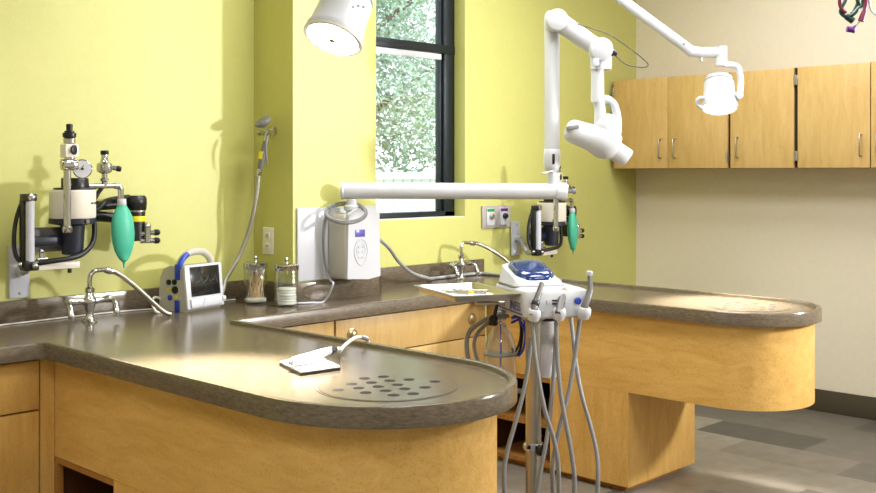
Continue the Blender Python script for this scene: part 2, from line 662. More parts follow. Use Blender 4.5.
# ------------------------------------------------------------------ peninsula bases
def peninsula_base(label, x0, x1, cy, ry, ytop, yped, niche0, side):
    """wood base: rounded apron hanging past a pedestal that has an open shelf bay on its -X side"""
    cx = (x0 + x1) / 2
    t = thing('peninsula_base', label, 'cabinet base', (cx, (cy + ytop) / 2, 0), 0, 'peninsula bases')
    outl = [(x0, ytop)] + arc(cx, cy, (x1 - x0) / 2, PI, 2 * PI, 44, ry) + [(x1, ytop)]
    MB().prism(outl, .475, ZU - .001).build('apron', M['woodh'], t, angle=30)
    zt = .03
    pd = MB()
    pd.b2(x0 + .0005, x1 - .0005, yped, niche0, zt, .474)
    pd.b2(x1 - .03, x1 - .0005, niche0, ytop - .003, zt, .474)
    pd.build('pedestal', M['wood'], t)
    MB().b2(x0 + .04, x1 - .06, yped + .04, ytop - .06, 0, zt).build('toe_kick', M['trimwood'], t)
    sh = MB()
    sh.b2(x0 + .002, x1 - .032, niche0 + .002, ytop - .02, zt, zt + .02)
    sh.build('bay_floor', M['trimwood'], t)
    MB().b2(x0 + .002, x1 - .032, niche0 + .002, ytop - .02, .225, .25).build('shelf', M['trimwood'], t)
    MB().b2(x0 + .002, x1 - .032, niche0 + .002, ytop - .02, .452, .472).build('bay_top', M['trimwood'], t)
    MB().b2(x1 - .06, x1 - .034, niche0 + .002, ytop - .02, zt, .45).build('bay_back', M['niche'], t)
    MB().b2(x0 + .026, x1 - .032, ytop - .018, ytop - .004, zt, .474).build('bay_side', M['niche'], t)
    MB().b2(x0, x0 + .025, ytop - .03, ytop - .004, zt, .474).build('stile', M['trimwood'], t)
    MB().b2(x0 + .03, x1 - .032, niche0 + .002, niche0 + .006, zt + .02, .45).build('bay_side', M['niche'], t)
    return t


peninsula_base('honey maple base under the near rounded peninsula, shaded front with low open bay', 1.766, 2.45, 2.3, .37, 3.655, 2.75, 3.22, -1)
peninsula_base('honey maple base with floating rounded apron under the far peninsula', 4.135, 4.73, 2.335, .295, 3.655, 2.775, 3.235, -1)


# ------------------------------------------------------------------ base cabinets
def knob(parent, x, y, z):
    b = MB()
    b.lathe([(.03, 0), (.03, .004), (.02, .007), (.015, .013), (.016, .019), (.010, .022)], (x, y, z), (0, -1, 0), 24)
    k = b.build('knob', M['brass'], parent)
    return k


YD = 3.64
c = thing('base_cabinet', 'honey maple cabinet with drawer under the worktop at far left', 'cabinet', (1.2, 3.9, 0))
MB().b2(.6, 1.765, YD + .022, YW - .03, .1, ZU - .002).build('body', M['trimwood'], c)
MB().b2(1.712, 1.764, YD, YD + .021, .1, ZU - .004).build('filler_strip', M['wood'], c)
MB().b2(1.05, 1.707, YD, YD + .02, .655, ZU - .012, bev=.002).build('drawer', M['wood'], c)
MB().b2(1.05, 1.707, YD, YD + .02, .105, .648, bev=.002).build('door', M['wood'], c)
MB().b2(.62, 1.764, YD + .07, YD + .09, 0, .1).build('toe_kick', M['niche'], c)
c = thing('drawer_cabinet', 'honey maple drawer cabinet between the two peninsulas', 'cabinet', (3.28, 3.9, 0))
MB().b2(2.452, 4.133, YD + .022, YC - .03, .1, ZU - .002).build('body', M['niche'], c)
for x0, x1, kn in ((2.455, 3.081, ()), (3.093, 4.108, (3.188, 4.006))):
    d = MB().b2(x0, x1, YD, YD + .02, .655, ZU - .012, bev=.002).build('drawer', M['woodc'], c)
    for kx in kn:
        knob(d, kx, YD, .746 if kx > 3.5 else .757)
    MB().b2(x0, x1, YD, YD + .02, .36, .649, bev=.002).build('drawer', M['woodc'], c)
    MB().b2(x0, x1, YD, YD + .02, .105, .354, bev=.002).build('drawer', M['woodc'], c)
MB().b2(2.47, 4.12, YD + .07, YD + .09, 0, .1).build('toe_kick', M['niche'], c)

# ------------------------------------------------------------------ wall cabinets on the right
XF = 6.085


def wall_cabinet(label, ya, yb, doors):
    t = thing('wall_cabinet', label, 'cabinet', (XB - .16, (ya + yb) / 2, 1.526), 0, 'maple wall cabinets on the beige wall')
    MB().b2(XF + .022, XB - .001, ya + .001, yb - .001, 1.526, 2.137).build('body', M['trimwood'], t)
    MB().b2(XF + .02, XF + .0225, ya + .002, yb - .002, 1.53, 2.133).build('shadow_gap', M['blackm'], t)
    for (a, b, hy, hin) in doors:
        d = MB().b2(XF, XF + .02, a, b, 1.528, 2.135, bev=.0015).build('door', M['woodc'], t)
        h = MB()
        h.tube([(XF + .001, hy, 1.595), (XF - .028, hy, 1.597), (XF - .03, hy, 1.602), (XF - .03, hy, 1.715), (XF - .028, hy, 1.72), (XF + .001, hy, 1.722)], .0055, 10, 0)
        h.build('handle', M['steel'], d)
        for hz in (1.60, 2.06):
            g = MB()
            g.b2(XF - .004, XF + .001, hin - .008, hin + .008, hz - .028, hz + .028, bev=.001)
            g.cyl((XF - .004, hin, hz - .03), (XF - .004, hin, hz + .03), .006, n=12)
            g.build('hinge', M['steel'], d)
    return t


wall_cabinet('double-door maple wall cabinet in the corner by the lime wall', 3.325, 4.213, ((3.773, 4.203, 3.825, 4.203), (3.335, 3.769, 3.716, 3.338)))
wall_cabinet('single-door maple wall cabinet behind the right exam lamp, hinges on its right', 2.878, 3.323, ((2.893, 3.315, 3.262, 2.887),))
wall_cabinet('maple wall cabinet cut off by the right edge of the photo', 1.95, 2.876, ((2.432, 2.868, 2.482, 2.872), (1.96, 2.426, 2.385, 1.964)))


# ------------------------------------------------------------------ electrical
o = thing('wall_outlet', 'ivory electrical outlet on the narrow dark side of the column', 'outlet', (CX0, 4.12, 1.17))
MB().b2(CX0 - .007, CX0 - .0005, 4.077, 4.163, 1.105, 1.235, bev=.003).build('cover_plate', M['ivory'], o)
for z in (1.145, 1.195):
    s = MB().b2(CX0 - .010, CX0 - .006, 4.104, 4.136, z - .015, z + .015, bev=.003).build('socket', M['offwhite'], o)
    g = MB()
    for y in (4.113, 4.127):
        g.b2(CX0 - .0108, CX0 - .0098, y - .0015, y + .0015, z - .004, z + .007)
    g.build('slots', M['black'], s)

g = thing('gas_outlet', 'steel two-gang gas outlet with green and purple markings beside the window', 'gas outlet', (4.878, YW, 1.16))
MB().b2(4.747, 5.009, YW - .012, YW - .0005, 1.161, 1.297, bev=.003).build('steel_plate', M['platem'], g)
for x, mt, nm in ((4.815, 'greenp', 'oxygen_socket'), (4.94, 'purple', 'vacuum_socket')):
    p = MB().b2(x - .034, x + .034, YW - .02, YW - .0115, 1.178, 1.282, bev=.002).build(nm, M['white'], g)
    MB().b2(x - .032, x + .032, YW - .0225, YW - .0195, 1.262, 1.28, bev=.001).build('colour_strip', M[mt], p)
    b = MB()
    b.lathe([(.018, 0), (.018, .012), (.012, .016), (.012, .022)], (x + .004, YW - .0195, 1.232), (0, -1, 0), 20)
    b.build('port', M['steel' if mt == 'greenp' else 'black'], p)


# ------------------------------------------------------------------ anaesthetic machines
def anaesthesia(label, loc, rz, plate, bag_turn, cx_=.055):
    t = thing('anesthesia_machine', label, 'anesthesia machine', loc, rz, 'anesthesia machines on the lime wall')
    L = dict(parent=t, local=True)
    # wall plate: given in machine coordinates
    px, py, pz0, pz1 = plate
    b = MB()
    b.box((px, py - .008, (pz0 + pz1) / 2), (.085, .014, pz1 - pz0), bev=.003)
    pl = b.build('wall_plate', M['ltgrey'], **L)
    b = MB()
    for z in (pz0 + .02, pz1 - .02):
        b = MB()
        b.lathe([(.006, 0), (.005, .003)], (px, py - .015, z), (0, -1, 0), 12)
        b.build('screw', M['steel'], pl, local=True)
    b = MB()
    b.cyl((px, py - .012, (pz0 + pz1) / 2), (px, py - .05, (pz0 + pz1) / 2), .022)
    b.tube([(px, py - .045, (pz0 + pz1) / 2), (px + .01, py - .09, .12), (.0, -.15, .128)], .016, 14)
    b.build('swing_arm', M['alu'], **L)
    MB().box((.06, -.215, .128), (.178, .045, .028), bev=.004).build('support_bar', M['ivory'], **L)
    b = MB()
    b.cyl((.115, -.215, .114), (.115, -.215, .095), .008)
    b.build('bar_screw', M['black'], **L)
    MB().box((.09, -.135, .228), (.25, .012, .10), bev=.003).build('back_panel', M['grey'], **L)
    # flow meter
    b = MB()
    b.box((-.058, -.2, .27), (.045, .03, .25), bev=.004)
    b.box((-.056, -.215, .402), (.052, .05, .03), bev=.006)
    b.box((-.052, -.215, .135), (.06, .05, .04), bev=.006)
    fl = b.build('flow_meter', M['black'], **L)
    MB().cyl((-.054, -.226, .152), (-.054, -.226, .388), .0165, n=20).build('flow_tube', M['ltgrey'], fl, local=True)
    b = MB()
    b.ball((-.045, -.248, .135), .013)
    b.build('needle_knob', M['chrome'], fl, local=True)
    b = MB()
    b.ball((-.088, -.215, .140), .012)
    b.cyl((-.088, -.215, .14), (-.06, -.215, .14), .006)
    b.build('needle_knob', M['chrome'], fl, local=True)
    b = MB()
    b.lathe([(.014, 0), (.014, .004), (.009, .006)], (-.056, -.24, .402), (0, -1, 0))
    b.build('badge', M['chrome'], fl, local=True)
    b = MB()
    b.cyl((-.005, -.22, .14), (-.005, -.22, .185), .009)
    b.cyl((-.03, -.235, .158), (.01, -.235, .158), .007)
    b.ball((-.005, -.22, .188), .011)
    b.build('inlet_tee', M['chrome'], **L)
    # vaporiser
    b = MB()
    b.lathe([(.088, .305), (.091, .31), (.091, .415), (.087, .42)], (.135, -.2, 0), n=40)
    va = b.build('vaporizer', M['ivory'], **L)
    b = MB()
    b.lathe([(.03, .155), (.042, .16), (.048, .275), (.092, .284), (.092, .304)], (.135, -.2, 0), n=40)
    b.box((.03, -.17, .215), (.17, .05, .04), bev=.008)
    b.build('vaporizer_base', M['navy'], va, local=True)
    b = MB()
    b.lathe([(.084, .421), (.082, .428), (.054, .43), (.054, .462), (.05, .468)], (.145, -.2, 0), n=40)
    b.build('dial', M['black'], va, local=True)
    # small dark printed line
    b = MB()
    for k, ww in enumerate((.010, .006, .012, .006, .008)):
        a = rad(-62 + k * 9)
        p = Vector((.135 + .0915 * math.cos(a), -.2 + .0915 * math.sin(a), .366))
        b.box(p, (ww, .001, .007), rot=Matrix.Rotation(a + PI / 2, 3, 'Z'))
    b.build('printed_line', M['black'], va, local=True)
    b = MB()
    b.lathe([(.008, 0), (.008, .01)], (.15, -.29, .294), (0, -1, 0), 12)
    b.build('filler_screw', M['chrome'], va, local=True)
    # pop-off column
    b = MB()
    b.cyl((cx_, -.315, .277), (cx_, -.315, .53), .0145)
    b.lathe([(.018, .277), (.02, .282), (.02, .3), (.0145, .303)], (cx_, -.315, 0))
    b.cyl((cx_, -.315, .34), (cx_ + .015, -.29, .34), .01)
    col = b.build('valve_column', M['chrome'], **L)
    b = MB()
    b.box((cx_ + .009, -.315, .542), (.062, .045, .04), bev=.008)
    b.cyl((cx_ - .025, -.315, .552), (cx_ + .045, -.315, .552), .013)
    b.lathe([(.02, .56), (.022, .565), (.02, .575)], (cx_ + .009, -.315, 0))
    b.build('relief_valve', M['chrome'], col, local=True)
    b = MB()
    b.lathe([(.018, .625), (.024, .63), (.024, .645), (.02, .65)], (cx_ + .009, -.315, 0))
    b.build('valve_collar', M['chrome'], col, local=True)
    v = MB().box((cx_ + .009, -.315, .598), (.058, .05, .054), bev=.007).build('valve_block', M['ivory'], col, local=True)
    b = MB()
    b.lathe([(.019, 0), (.019, .006), (.014, .008)], (cx_ + .015, -.338, .602), (.45, -.9, 0))
    b.build('sight_window', M['navy'], v, local=True)
    b = MB()
    b.lathe([(.022, .65), (.026, .654), (.026, .668), (.019, .671), (.019, .676), (.012, .679), (.013, .70), (.01, .704)], (cx_ + .009, -.315, 0))
    b.build('valve_cap', M['black'], col, local=True)
    ga = MB()
    d = Vector((-.35, -.93, 0))
    gp = Vector((cx_ + .055, -.33, .527))
    ga.lathe([(.034, -.018), (.038, 0), (.038, .006), (.034, .008)], gp, d, 32)
    ga.cyl((cx_ + .015, -.315, .535), gp - d * .015, .009)
    gg = ga.build('pressure_gauge', M['chrome'], **L)
    MB().lathe([(.0335, .004), (.0335, .0085)], gp, d, 32).build('gauge_face', M['white'], gg, local=True)
    b = MB()
    b.lathe([(.005, 0), (.005, .004)], gp + d * .008, d, 12)
    b.box(gp + d * .0095 + Vector((0, 0, .008)), (.003, .002, .022), rot=Matrix.Rotation(.7, 3, 'Y'))
    b.build('gauge_needle', M['black'], gg, local=True)
    col.location.z = gg.location.z = -.013
    va.location.z = .01
    # second valve and pipe
    b = MB()
    b.cyl((.19, -.225, .444), (.315, -.225, .444), .0105)
    b.tube([(.305, -.225, .444), (.322, -.225, .443), (.333, -.225, .435), (.336, -.225, .42), (.336, -.225, .385)], .013, 14)
    b.cyl((.262, -.225, .44), (.262, -.225, .50), .012)
    b.lathe([(.012, .462), (.018, .466), (.018, .474), (.012, .478)], (.262, -.225, 0))
    b.lathe([(.018, .495), (.03, .502), (.032, .515), (.03, .536), (.018, .544), (.014, .56), (.014, .573)], (.262, -.225, 0))
    b.cyl((.285, -.235, .522), (.308, -.245, .516), .010)
    pp = b.build('breathing_pipe', M['chrome'], **L)
    b = MB()
    b.lathe([(.015, .573), (.017, .577), (.017, .588), (.014, .591)], (.262, -.225, 0))
    b.build('pipe_cap', M['black'], pp, local=True)
    b = MB()
    b.lathe([(.011, 0), (.012, .004), (.012, .016), (.009, .02)], (.305, -.244, .517), (.9, -.4, -.2))
    b.build('side_knob', M['black'], pp, local=True)
    # bag
    R = Matrix.Rotation(bag_turn, 3, 'Z')
    bc = Vector((.34, -.225, 0))
    prof = [(.013, .385), (.014, .372), (.018, .362), (.034, .345), (.048, .318), (.056, .28), (.0575, .245), (.053, .205), (.044, .172), (.031, .148), (.018, .134), (.008, .126), (.005, .12), (.004, .10)]
    n = 28
    rings = []
    for r, z in prof:
        fl2 = .55 if r > .02 else 1
        tilt = (.385 - z) * .04
        rings.append([bc + Vector((tilt, 0, z)) + R @ Vector((r * (.9 if r > .03 else 1) * math.cos(2 * PI * k / n), r * fl2 * math.sin(2 * PI * k / n), 0)) for k in range(n)])
    bg = MB().loops(rings).build('breathing_bag', M['teal'], **L)
    MB().lathe([(.017, .362), (.019, .366), (.019, .386), (.017, .39)], bc).build('bag_cuff', M['white'], bg, local=True)
    # absorber canister
    b = MB()
    b.lathe([(.038, .205), (.044, .21), (.044, .288)], (.455, -.13, 0), n=36)
    b.lathe([(.044, .312), (.044, .332)], (.455, -.13, 0), n=36)
    b.lathe([(.048, .338), (.05, .342), (.05, .36), (.052, .364), (.05, .388), (.042, .4)], (.455, -.13, 0), n=36)
    b.cyl((.28, -.13, .36), (.42, -.13, .365), .02)
    b.cyl((.24, -.13, .32), (.42, -.13, .30), .022)
    ab = b.build('absorber_canister', M['black'], **L)
    MB().lathe([(.0445, .288), (.0465, .29), (.0465, .31), (.0445, .312)], (.455, -.13, 0), n=36).build('yellow_band', M['yellow'], ab, local=True)
    MB().lathe([(.045, .329), (.0475, .332), (.0475, .337), (.045, .339)], (.455, -.13, 0), n=36).build('clear_ring', M['steel'], ab, local=True)
    b = MB()
    b.cyl((.488, -.175, .2), (.488, -.175, .265), .016)
    b.cyl((.46, -.165, .235), (.52, -.185, .24), .011)
    b.cyl((.46, -.165, .205), (.52, -.185, .205), .011)
    b.ball((.488, -.175, .268), .017)
    dv = b.build('drain_valve', M['chrome'], **L)
    b = MB()
    for z in (.24, .205):
        b.lathe([(.012, 0), (.014, .004), (.013, .02), (.007, .026)], (.516, -.184, z), (.95, -.28, 0), 16)
    b.build('valve_knob', M['black'], dv, local=True)
    # hoses
    b = MB()
    b.tube([(-.056, -.2, .40), (-.076, -.19, .37), (-.092, -.18, .30), (-.098, -.18, .22), (-.09, -.19, .165), (-.065, -.2, .14)], .0085)
    b.build('supply_hose', M['rubber'], **L)
    b = MB()
    b.tube([(-.04, -.225, .14), (.03, -.25, .15), (.10, -.26, .158), (.16, -.25, .175), (.21, -.225, .215), (.228, -.205, .275), (.225, -.19, .345), (.21, -.18, .39)], .0105)
    b.build('fresh_gas_hose', M['rubber'], **L)
    b = MB()
    b.tube([(.20, -.19, .37), (.235, -.2, .345), (.27, -.2, .372), (.31, -.18, .385), (.42, -.14, .395)], .011)
    b.tube([(.215, -.19, .365), (.238, -.2, .40), (.25, -.2, .42), (.262, -.21, .44)], .009)
    b.build('absorber_hose', M['rubber'], **L)
    return t


anaesthesia('anesthesia machine with white vaporizer and teal bag at left, larger and nearer', (1.90, YW, 1.0), 0, (-.0005, 0, -.014, .204), 0)
R2 = rad(6)
O2 = Vector((4.98, 4.19, .885))


def to_loc(x, y):
    v = Matrix.Rotation(-R2, 3, 'Z') @ Vector((x - O2.x, y - O2.y, 0))
    return v.x, v.y


lx, ly = to_loc(5.055, 4.235)
anaesthesia('smaller-looking anesthesia machine with teal bag behind the end of the white x-ray arm', O2, R2, (lx, ly, .097, .307), rad(12), .0)


# ------------------------------------------------------------------ faucets
def faucet(label, x, y, rz, spout, hose):
    t = thing('faucet', label, 'faucet', (x, y, ZI + .0005), rz, 'chrome faucets')
    L = dict(parent=t, local=True)
    b = MB()
    b.lathe([(.030, 0), (.030, .004), (.022, .012), (.017, .02), (.015, .04), (.02, .06), (.026, .075), (.026, .095), (.018, .108), (.014, .12), (.019, .124), (.019, .138), (.012, .145)])
    body = b.build('valve_body', M['chrome'], **L)
    b = MB()
    b.lathe([(.0125, .0), (.0165, .004), (.013, .02), (.012, .05), (.016, .058), (.016, .068), (.010, .072)], (.015, 0, .085), (1, 0, .08))
    b.lathe([(.0125, .0), (.0165, .004), (.013, .02), (.012, .05), (.016, .058), (.016, .068), (.010, .072)], (-.015, 0, .085), (-1, 0, .08))
    b.build('cross_arm', M['chrome'], **L)
    for s in (-1, 1):
        b = MB()
        b.ball((s * .088, 0, .088), .015)
        b.tube([(s * .092, -.005, .09), (s * .096, -.03, .075), (s * .096, -.045, .045), (s * .096, -.048, .02)], [.010, .011, .0115, .014, .012], 12)
        b.build('lever_handle', M['chrome'], **L)
    b = MB()
    b.tube([(0, 0, .14), (0, 0, .17), (.004, 0, .19), (.016, 0, .205), (.034, 0, .21), spout], .0095, 12)
    b.lathe([(.013, 0), (.014, .006), (.014, .028), (.010, .034)], spout, Vector(hose[0]) - Vector(spout), 16)
    b.build('gooseneck', M['chrome'], **L)
    b = MB()
    b.tube([spout] + hose, .0105, 12)
    b.build('spray_hose', M['hose'] if rz > .2 else M['steel'], **L)
    return t


faucet('chrome two-handle faucet with drooping hose on the near peninsula, left of the monitor', 2.104, 4.03, rad(-4), (.06, -.01, .212),
       [(.11, -.022, .195), (.17, -.04, .145), (.24, -.06, .075), (.29, -.075, .025), (.32, -.083, .010)])
faucet('small chrome faucet below the window, behind the instrument tray', 4.425, 4.105, rad(6), (.075, -.01, .205),
       [(.13, -.03, .198), (.20, -.06, .165), (.26, -.10, .12), (.33, -.16, .05), (.36, -.24, .012)])

# ------------------------------------------------------------------ white cord along the worktop
b = MB()
b.tube([(.9, 4.10, ZI + .004), (1.6, 4.16, ZI + .004), (2.1, 4.205, ZI + .0045), (2.35, 4.212, ZI + .0045), (2.5, 4.19, ZI + .004), (2.68, 4.212, ZI + .0045), (2.95, 4.214, ZI + .0045)], .003, 8)
tag(b.build('power_cord', M['cordw']), 'thin white cord lying along the backsplash behind the left faucet', 'cord')

# ------------------------------------------------------------------ patient monitor
mo = thing('patient_monitor', 'beige portable patient monitor with carry handle and dark screen', 'monitor', (2.628, 4.10, ZI + .0005), rad(14))
W2, D2 = .118, .082
L = dict(parent=mo, local=True)
b = MB()
sect = [(-D2 - .0, .012), (-D2 + .018, .185), (-D2 + .03, .2), (.02, .2), (.055, .185), (.075, .15), (D2, .09), (D2, .012), (D2 - .012, 0), (-D2 + .01, 0)]
b.loops([[Vector((x, y * 1.0, z)) for y, z in sect] for x in (-W2 + .006, W2 - .006)])
body = b.build('housing', M['beigep'], **L)
tilt = math.atan2(.018, .173)
Rm = Matrix.Rotation(-tilt, 3, 'X')
o3 = Vector((0, -D2 - .002, .012))


def mf(x, y, z):
    return o3 + Rm @ Vector((x, y, z))


b = MB()
b.box(mf(0, -.004, .0965), (2 * W2, .016, .195), rot=Rm, bev=.005)
bz = b.build('front_bezel', M['white'], **L)
MB().box(mf(.003, -.0125, .118), (.186, .003, .13), rot=Rm, bev=.001).build('screen', M['screen'], bz, local=True)
b = MB()
pts = [mf(-.08 + .0114 * i, -.0145, .118 + (.02 if i % 4 == 1 else -.012 if i % 4 == 2 else 0)) for i in range(15)]
b.tube(pts, .0009, 4, 0)
b.build('waveform', M['grey'], bz, local=True)
MB().box(mf(0, -.014, .024), (.2, .012, .038), rot=Rm, bev=.004).build('lower_panel', M['white'], bz, local=True)
b = MB()
b.box(mf(-.02, -.0215, .026), (.007, .006, .034), rot=Rm @ Matrix.Rotation(.5, 3, 'Y'), bev=.002)
b.build('paddle_latch', M['white'], bz, local=True)
b = MB()
b.lathe([(.011, 0), (.011, .01), (.008, .012)], mf(.111, -.012, .03), Rm @ Vector((0, -1, 0)), 18)
b.build('knob', M['white'], bz, local=True)
b = MB()
b.tube([(-W2 + .018, -.03, .19), (-W2 + .022, -.03, .215), (-W2 + .05, -.03, .243), (-.03, -.03, .257), (.03, -.03, .257), (W2 - .05, -.03, .243), (W2 - .022, -.03, .215), (W2 - .018, -.03, .19)], .0165, 14)
hd = b.build('carry_handle', M['beigep'], **L)
b = MB()
b.box((-W2 + .0035, -.03, .175), (.012, .026, .07), bev=.004)
b.tube([(-W2 + .009, -.040, .19), (-W2 + .014, -.040, .216), (-W2 + .036, -.040, .240), (-W2 + .056, -.040, .2505)], .0125, 12)
b.build('blue_grip', M['blue'], hd, local=True)
MB().box((-W2 + .0035, -.028, .026), (.008, .026, .05), bev=.002).build('blue_foot_strip', M['blue'], body, local=True)
for (yy, zz, r, mt) in ((.022, .128, .0125, 'black'), (-.012, .130, .0125, 'black'), (-.016, .096, .017, 'black'), (.02, .094, .008, 'yellow'), (.014, .06, .0125, 'blue'), (-.02, .062, .008, 'yellow')):
    b = MB()
    b.lathe([(r, 0), (r, .005), (r * .6, .006)], (-W2 + .0055, yy, zz), (-1, 0, 0), 18)
    b.build('port', M[mt], body, local=True)
b = MB()
b.tube([(-W2 + .02, D2 - .01, .045), (-W2 - .02, D2 + .0, .06), (-W2 - .075, D2 - .04, .045), (-W2 - .085, D2 - .07, .01), (-W2 - .06, D2 - .085, .004)], .006, 10)
b.build('cable', M['cordw'], **L)


# ------------------------------------------------------------------ jars
def jar(label, x, y):
    t = thing('glass_jar', label, 'jar', (x, y, ZI + .0005), 0, 'glass jars by the monitor')
    L = dict(parent=t, local=True)
    R = .055
    b = MB()
    b.lathe([(R - .004, 0), (R, .005), (R, .168), (R - .004, .175), (R - .007, .175), (R - .004, .168), (R - .004, .008), (.001, .008)], n=40)
    b.build('jar_body', M['glass'], **L)
    b = MB()
    b.lathe([(R + .001, .166), (R + .002, .168), (R + .002, .189), (R - .003, .193), (.02, .194), (.008, .195)], n=40)
    ld = b.build('lid', M['chrome'], **L)
    b = MB()
    b.lathe([(.006, .194), (.005, .2), (.010, .208), (.010, .216), (.005, .222)], n=20)
    b.build('lid_knob', M['chrome'], ld, local=True)
    return t


J1 = (2.945, 4.045)
J2 = (2.985, 3.862)
jar('glass jar with chrome lid holding cotton swabs, next to the monitor', *J1)
jar('glass jar with chrome lid half full of white gauze', *J2)
b = MB()
b.lathe([(.044, 0), (.0495, .004), (.0495, .014), (.04, .017)], (J1[0], J1[1], ZI + .0095), n=30)
tag(b.build('cotton_pad', M['cotton']), 'round white cotton pad on the bottom of the swab jar', 'cotton pad')
swab = None
for i in range(38):
    a = i * 2.399
    rr = .008 + .036 * random.random()
    p0 = Vector((J1[0] + rr * math.cos(a), J1[1] + rr * math.sin(a), ZI + .03))
    a2 = a + PI * (.15 + .9 * random.random())
    r2 = .022 + .024 * random.random()
    p1 = Vector((J1[0] + r2 * math.cos(a2), J1[1] + r2 * math.sin(a2), ZI + .158))
    d = p1 - p0
    if swab is None:
        b = MB()
        b.cyl((0, 0, 0), (0, 0, .134), .0016, n=8)
        b.mi = 1
        b.ball((0, 0, .128), (.0034, .0034, .009), u=8, v=6)
        swab = b.build('cotton_swab', [M['stick'], M['cotton']])
        s = swab
    else:
        s = swab.copy()
        COL.objects.link(s)
    s.location = p0
    s.rotation_euler = Vector((0, 0, 1)).rotation_difference(d).to_euler()
    tag(s, 'wooden cotton swab standing in the first glass jar', 'cotton swab', 'cotton swabs in the jar')
pad = None
for i in range(6):
    if pad is None:
        b = MB()
        b.lathe([(.034, 0), (.044, .002), (.045, .007), (.042, .0118), (.03, .0125)], n=22, sc=(1, .96))
        pad = b.build('gauze_pad', M['cotton'])
        s = pad
    else:
        s = pad.copy()
        COL.objects.link(s)
    s.location = (J2[0] + random.uniform(-.003, .003), J2[1] + random.uniform(-.003, .003), ZI + .0095 + i * .0128)
    s.rotation_euler = (0, 0, i * 1.3)
    tag(s, 'folded white gauze pad stacked in the second glass jar', 'gauze pad', 'gauze pads in the jar')

# ------------------------------------------------------------------ hand sprayer on the column side
sp = thing('hand_sprayer', 'grey hand sprayer with yellow band hanging on a braided hose from the column side', 'sprayer', (CX0, 4.1, 1.64))
b = MB()
mx = Vector((CX0, 4.085, 1.70))
b.lathe([(.026, 0), (.026, .006), (.02, .009), (.012, .014)], mx, (-1, 0, 0), 24)
b.cyl(mx, mx + Vector((-.045, .005, -.002)), .011)
b.torus(mx + Vector((-.055, .012, -.01)), .021, .006, (.2, .3, 1))
b.build('wall_hook', M['steel'], sp)
F0 = 4.985
b = MB()
b.tube([at(266, 141, F0), at(264, 150, F0), at(262, 160, F0), at(260, 169, F0)], [.013, .0155, .016, .015, .013], 16)
b.build('grip', M['sprgrey'], sp)
b = MB()
b.tube([at(262.8, 151.5, F0), at(261.2, 159, F0)], .0168, 18, 0)
b.build('yellow_band', M['yellow'], sp)
b = MB()
b.tube([at(269, 131, F0 - .01), at(267, 135, F0), at(265.5, 142, F0)], .011, 14)
b.tube([at(259.8, 169, F0), at(259, 173, F0), at(258.5, 177, F0)], [.012, .013, .012, .009], 14)
b.build('neck', M['chrome'], sp)
b = MB()
hc = at(263, 122, F0 - .02)
b.lathe([(.012, .022), (.02, .02), (.036, .008), (.040, .0), (.040, -.008), (.034, -.011)], hc, at(268, 130, F0) - hc, 28)
b.lathe([(.0402, -.003), (.0415, 0), (.0402, .003)], hc, at(268, 130, F0) - hc, 28)
b.build('spray_head', M['sprgrey'], sp)
b = MB()
b.tube([at(267.5, 136, F0 - .03), at(266, 146, F0 - .05), at(266, 156, F0 - .05), at(267.5, 164, F0 - .045)], [.006, .007, .006, .004], 10)
b.build('trigger_lever', M['sprgrey'], sp)
b = MB()
b.tube([at(258.6, 176, F0), at(257, 192, F0 - .01), at(253.5, 212, F0 - .01), at(248, 234, F0), at(240, 254, 4.98), at(233, 267, 4.96), at(226, 279, 4.93), at(222, 292, 4.89), Vector((2.80, 4.15, ZI + .013))], .0105, 14)
b.build('braided_hose', M['hosemetal'], sp)

# ------------------------------------------------------------------ dental x-ray unit
FX = 5.08
U = FX / FPX
xr = thing('dental_xray_unit', 'white wall-mounted dental x-ray with long arm and tube head', 'x-ray unit', (3.36, YC, .985))
MB().b2(3.095, 3.60, YC - .014, YC - .0005, .984, 1.332, bev=.005).build('wall_plate', M['white'], xr)
b = MB()
bx0, bx1, by0, by1 = 3.278, 3.489, YC - .15, YC - .013
secs = []
for z, ins, dy in ((.99, .012, .01), (1.0, .003, .002), (1.02, 0, 0), (1.10, 0, .004), (1.25, 0, .006), (1.285, .004, .012), (1.30, .014, .03)):
    secs.append([p for p in rrect((bx0 + bx1) / 2, (by0 + dy + by1) / 2, (bx1 - bx0) / 2 - ins, (by1 - by0 - dy) / 2, .012, z)])
b.loops(secs)
cb = b.build('control_box', M['beigep'], xr)
b = MB()
fy = by0 - .001
outl = [(.995, -.104), (1.0, -.106), (1.30, -.098), (1.325, -.05), (1.33, .0), (1.325, .06), (1.30, .1), (1.0, .106), (.995, .104), (.985, .03)]
rings = [[Vector(((bx0 + bx1) / 2 + x, fy + dy, z)) for z, x in outl] for dy in (.012, 0, -.008)]
b.loops(rings)
fp = b.build('front_panel', M['white'], cb)
xm = (bx0 + bx1) / 2
MB().b2(xm - .058, xm + .004, fy - .0105, fy - .0075, 1.192, 1.226, bev=.001).build('display', M['lcd'], fp)
b = MB()
oval = [(xm - .02 + .042 * math.cos(a) * (1 - .12 * math.sin(a)) if False else xm - .022 + (.042 if math.sin(a) > 0 else .042 * (1 - .25 * abs(math.sin(a)))) * math.cos(a), fy - .009, 1.118 + .062 * math.sin(a)) for a in [2 * PI * i / 40 for i in range(40)]]
b.tube(oval, .0022, 8, 0, True)
b.tube([(xm - .022 + .028 * math.cos(2 * PI * i / 30), fy - .009, 1.125 + .034 * math.sin(2 * PI * i / 30)) for i in range(30)], .0014, 8, 0, True)
b.build('keypad_outline', M['ltgrey'], fp)
kb = MB()
for i in range(3):
    for j in range(2):
        kb.lathe([(.006, 0), (.006, .002), (.004, .003)], (xm - .034 + .024 * j, fy - .008, 1.095 + .024 * i), (0, -1, 0), 14)
kb.build('buttons', M['ltgrey'], fp)
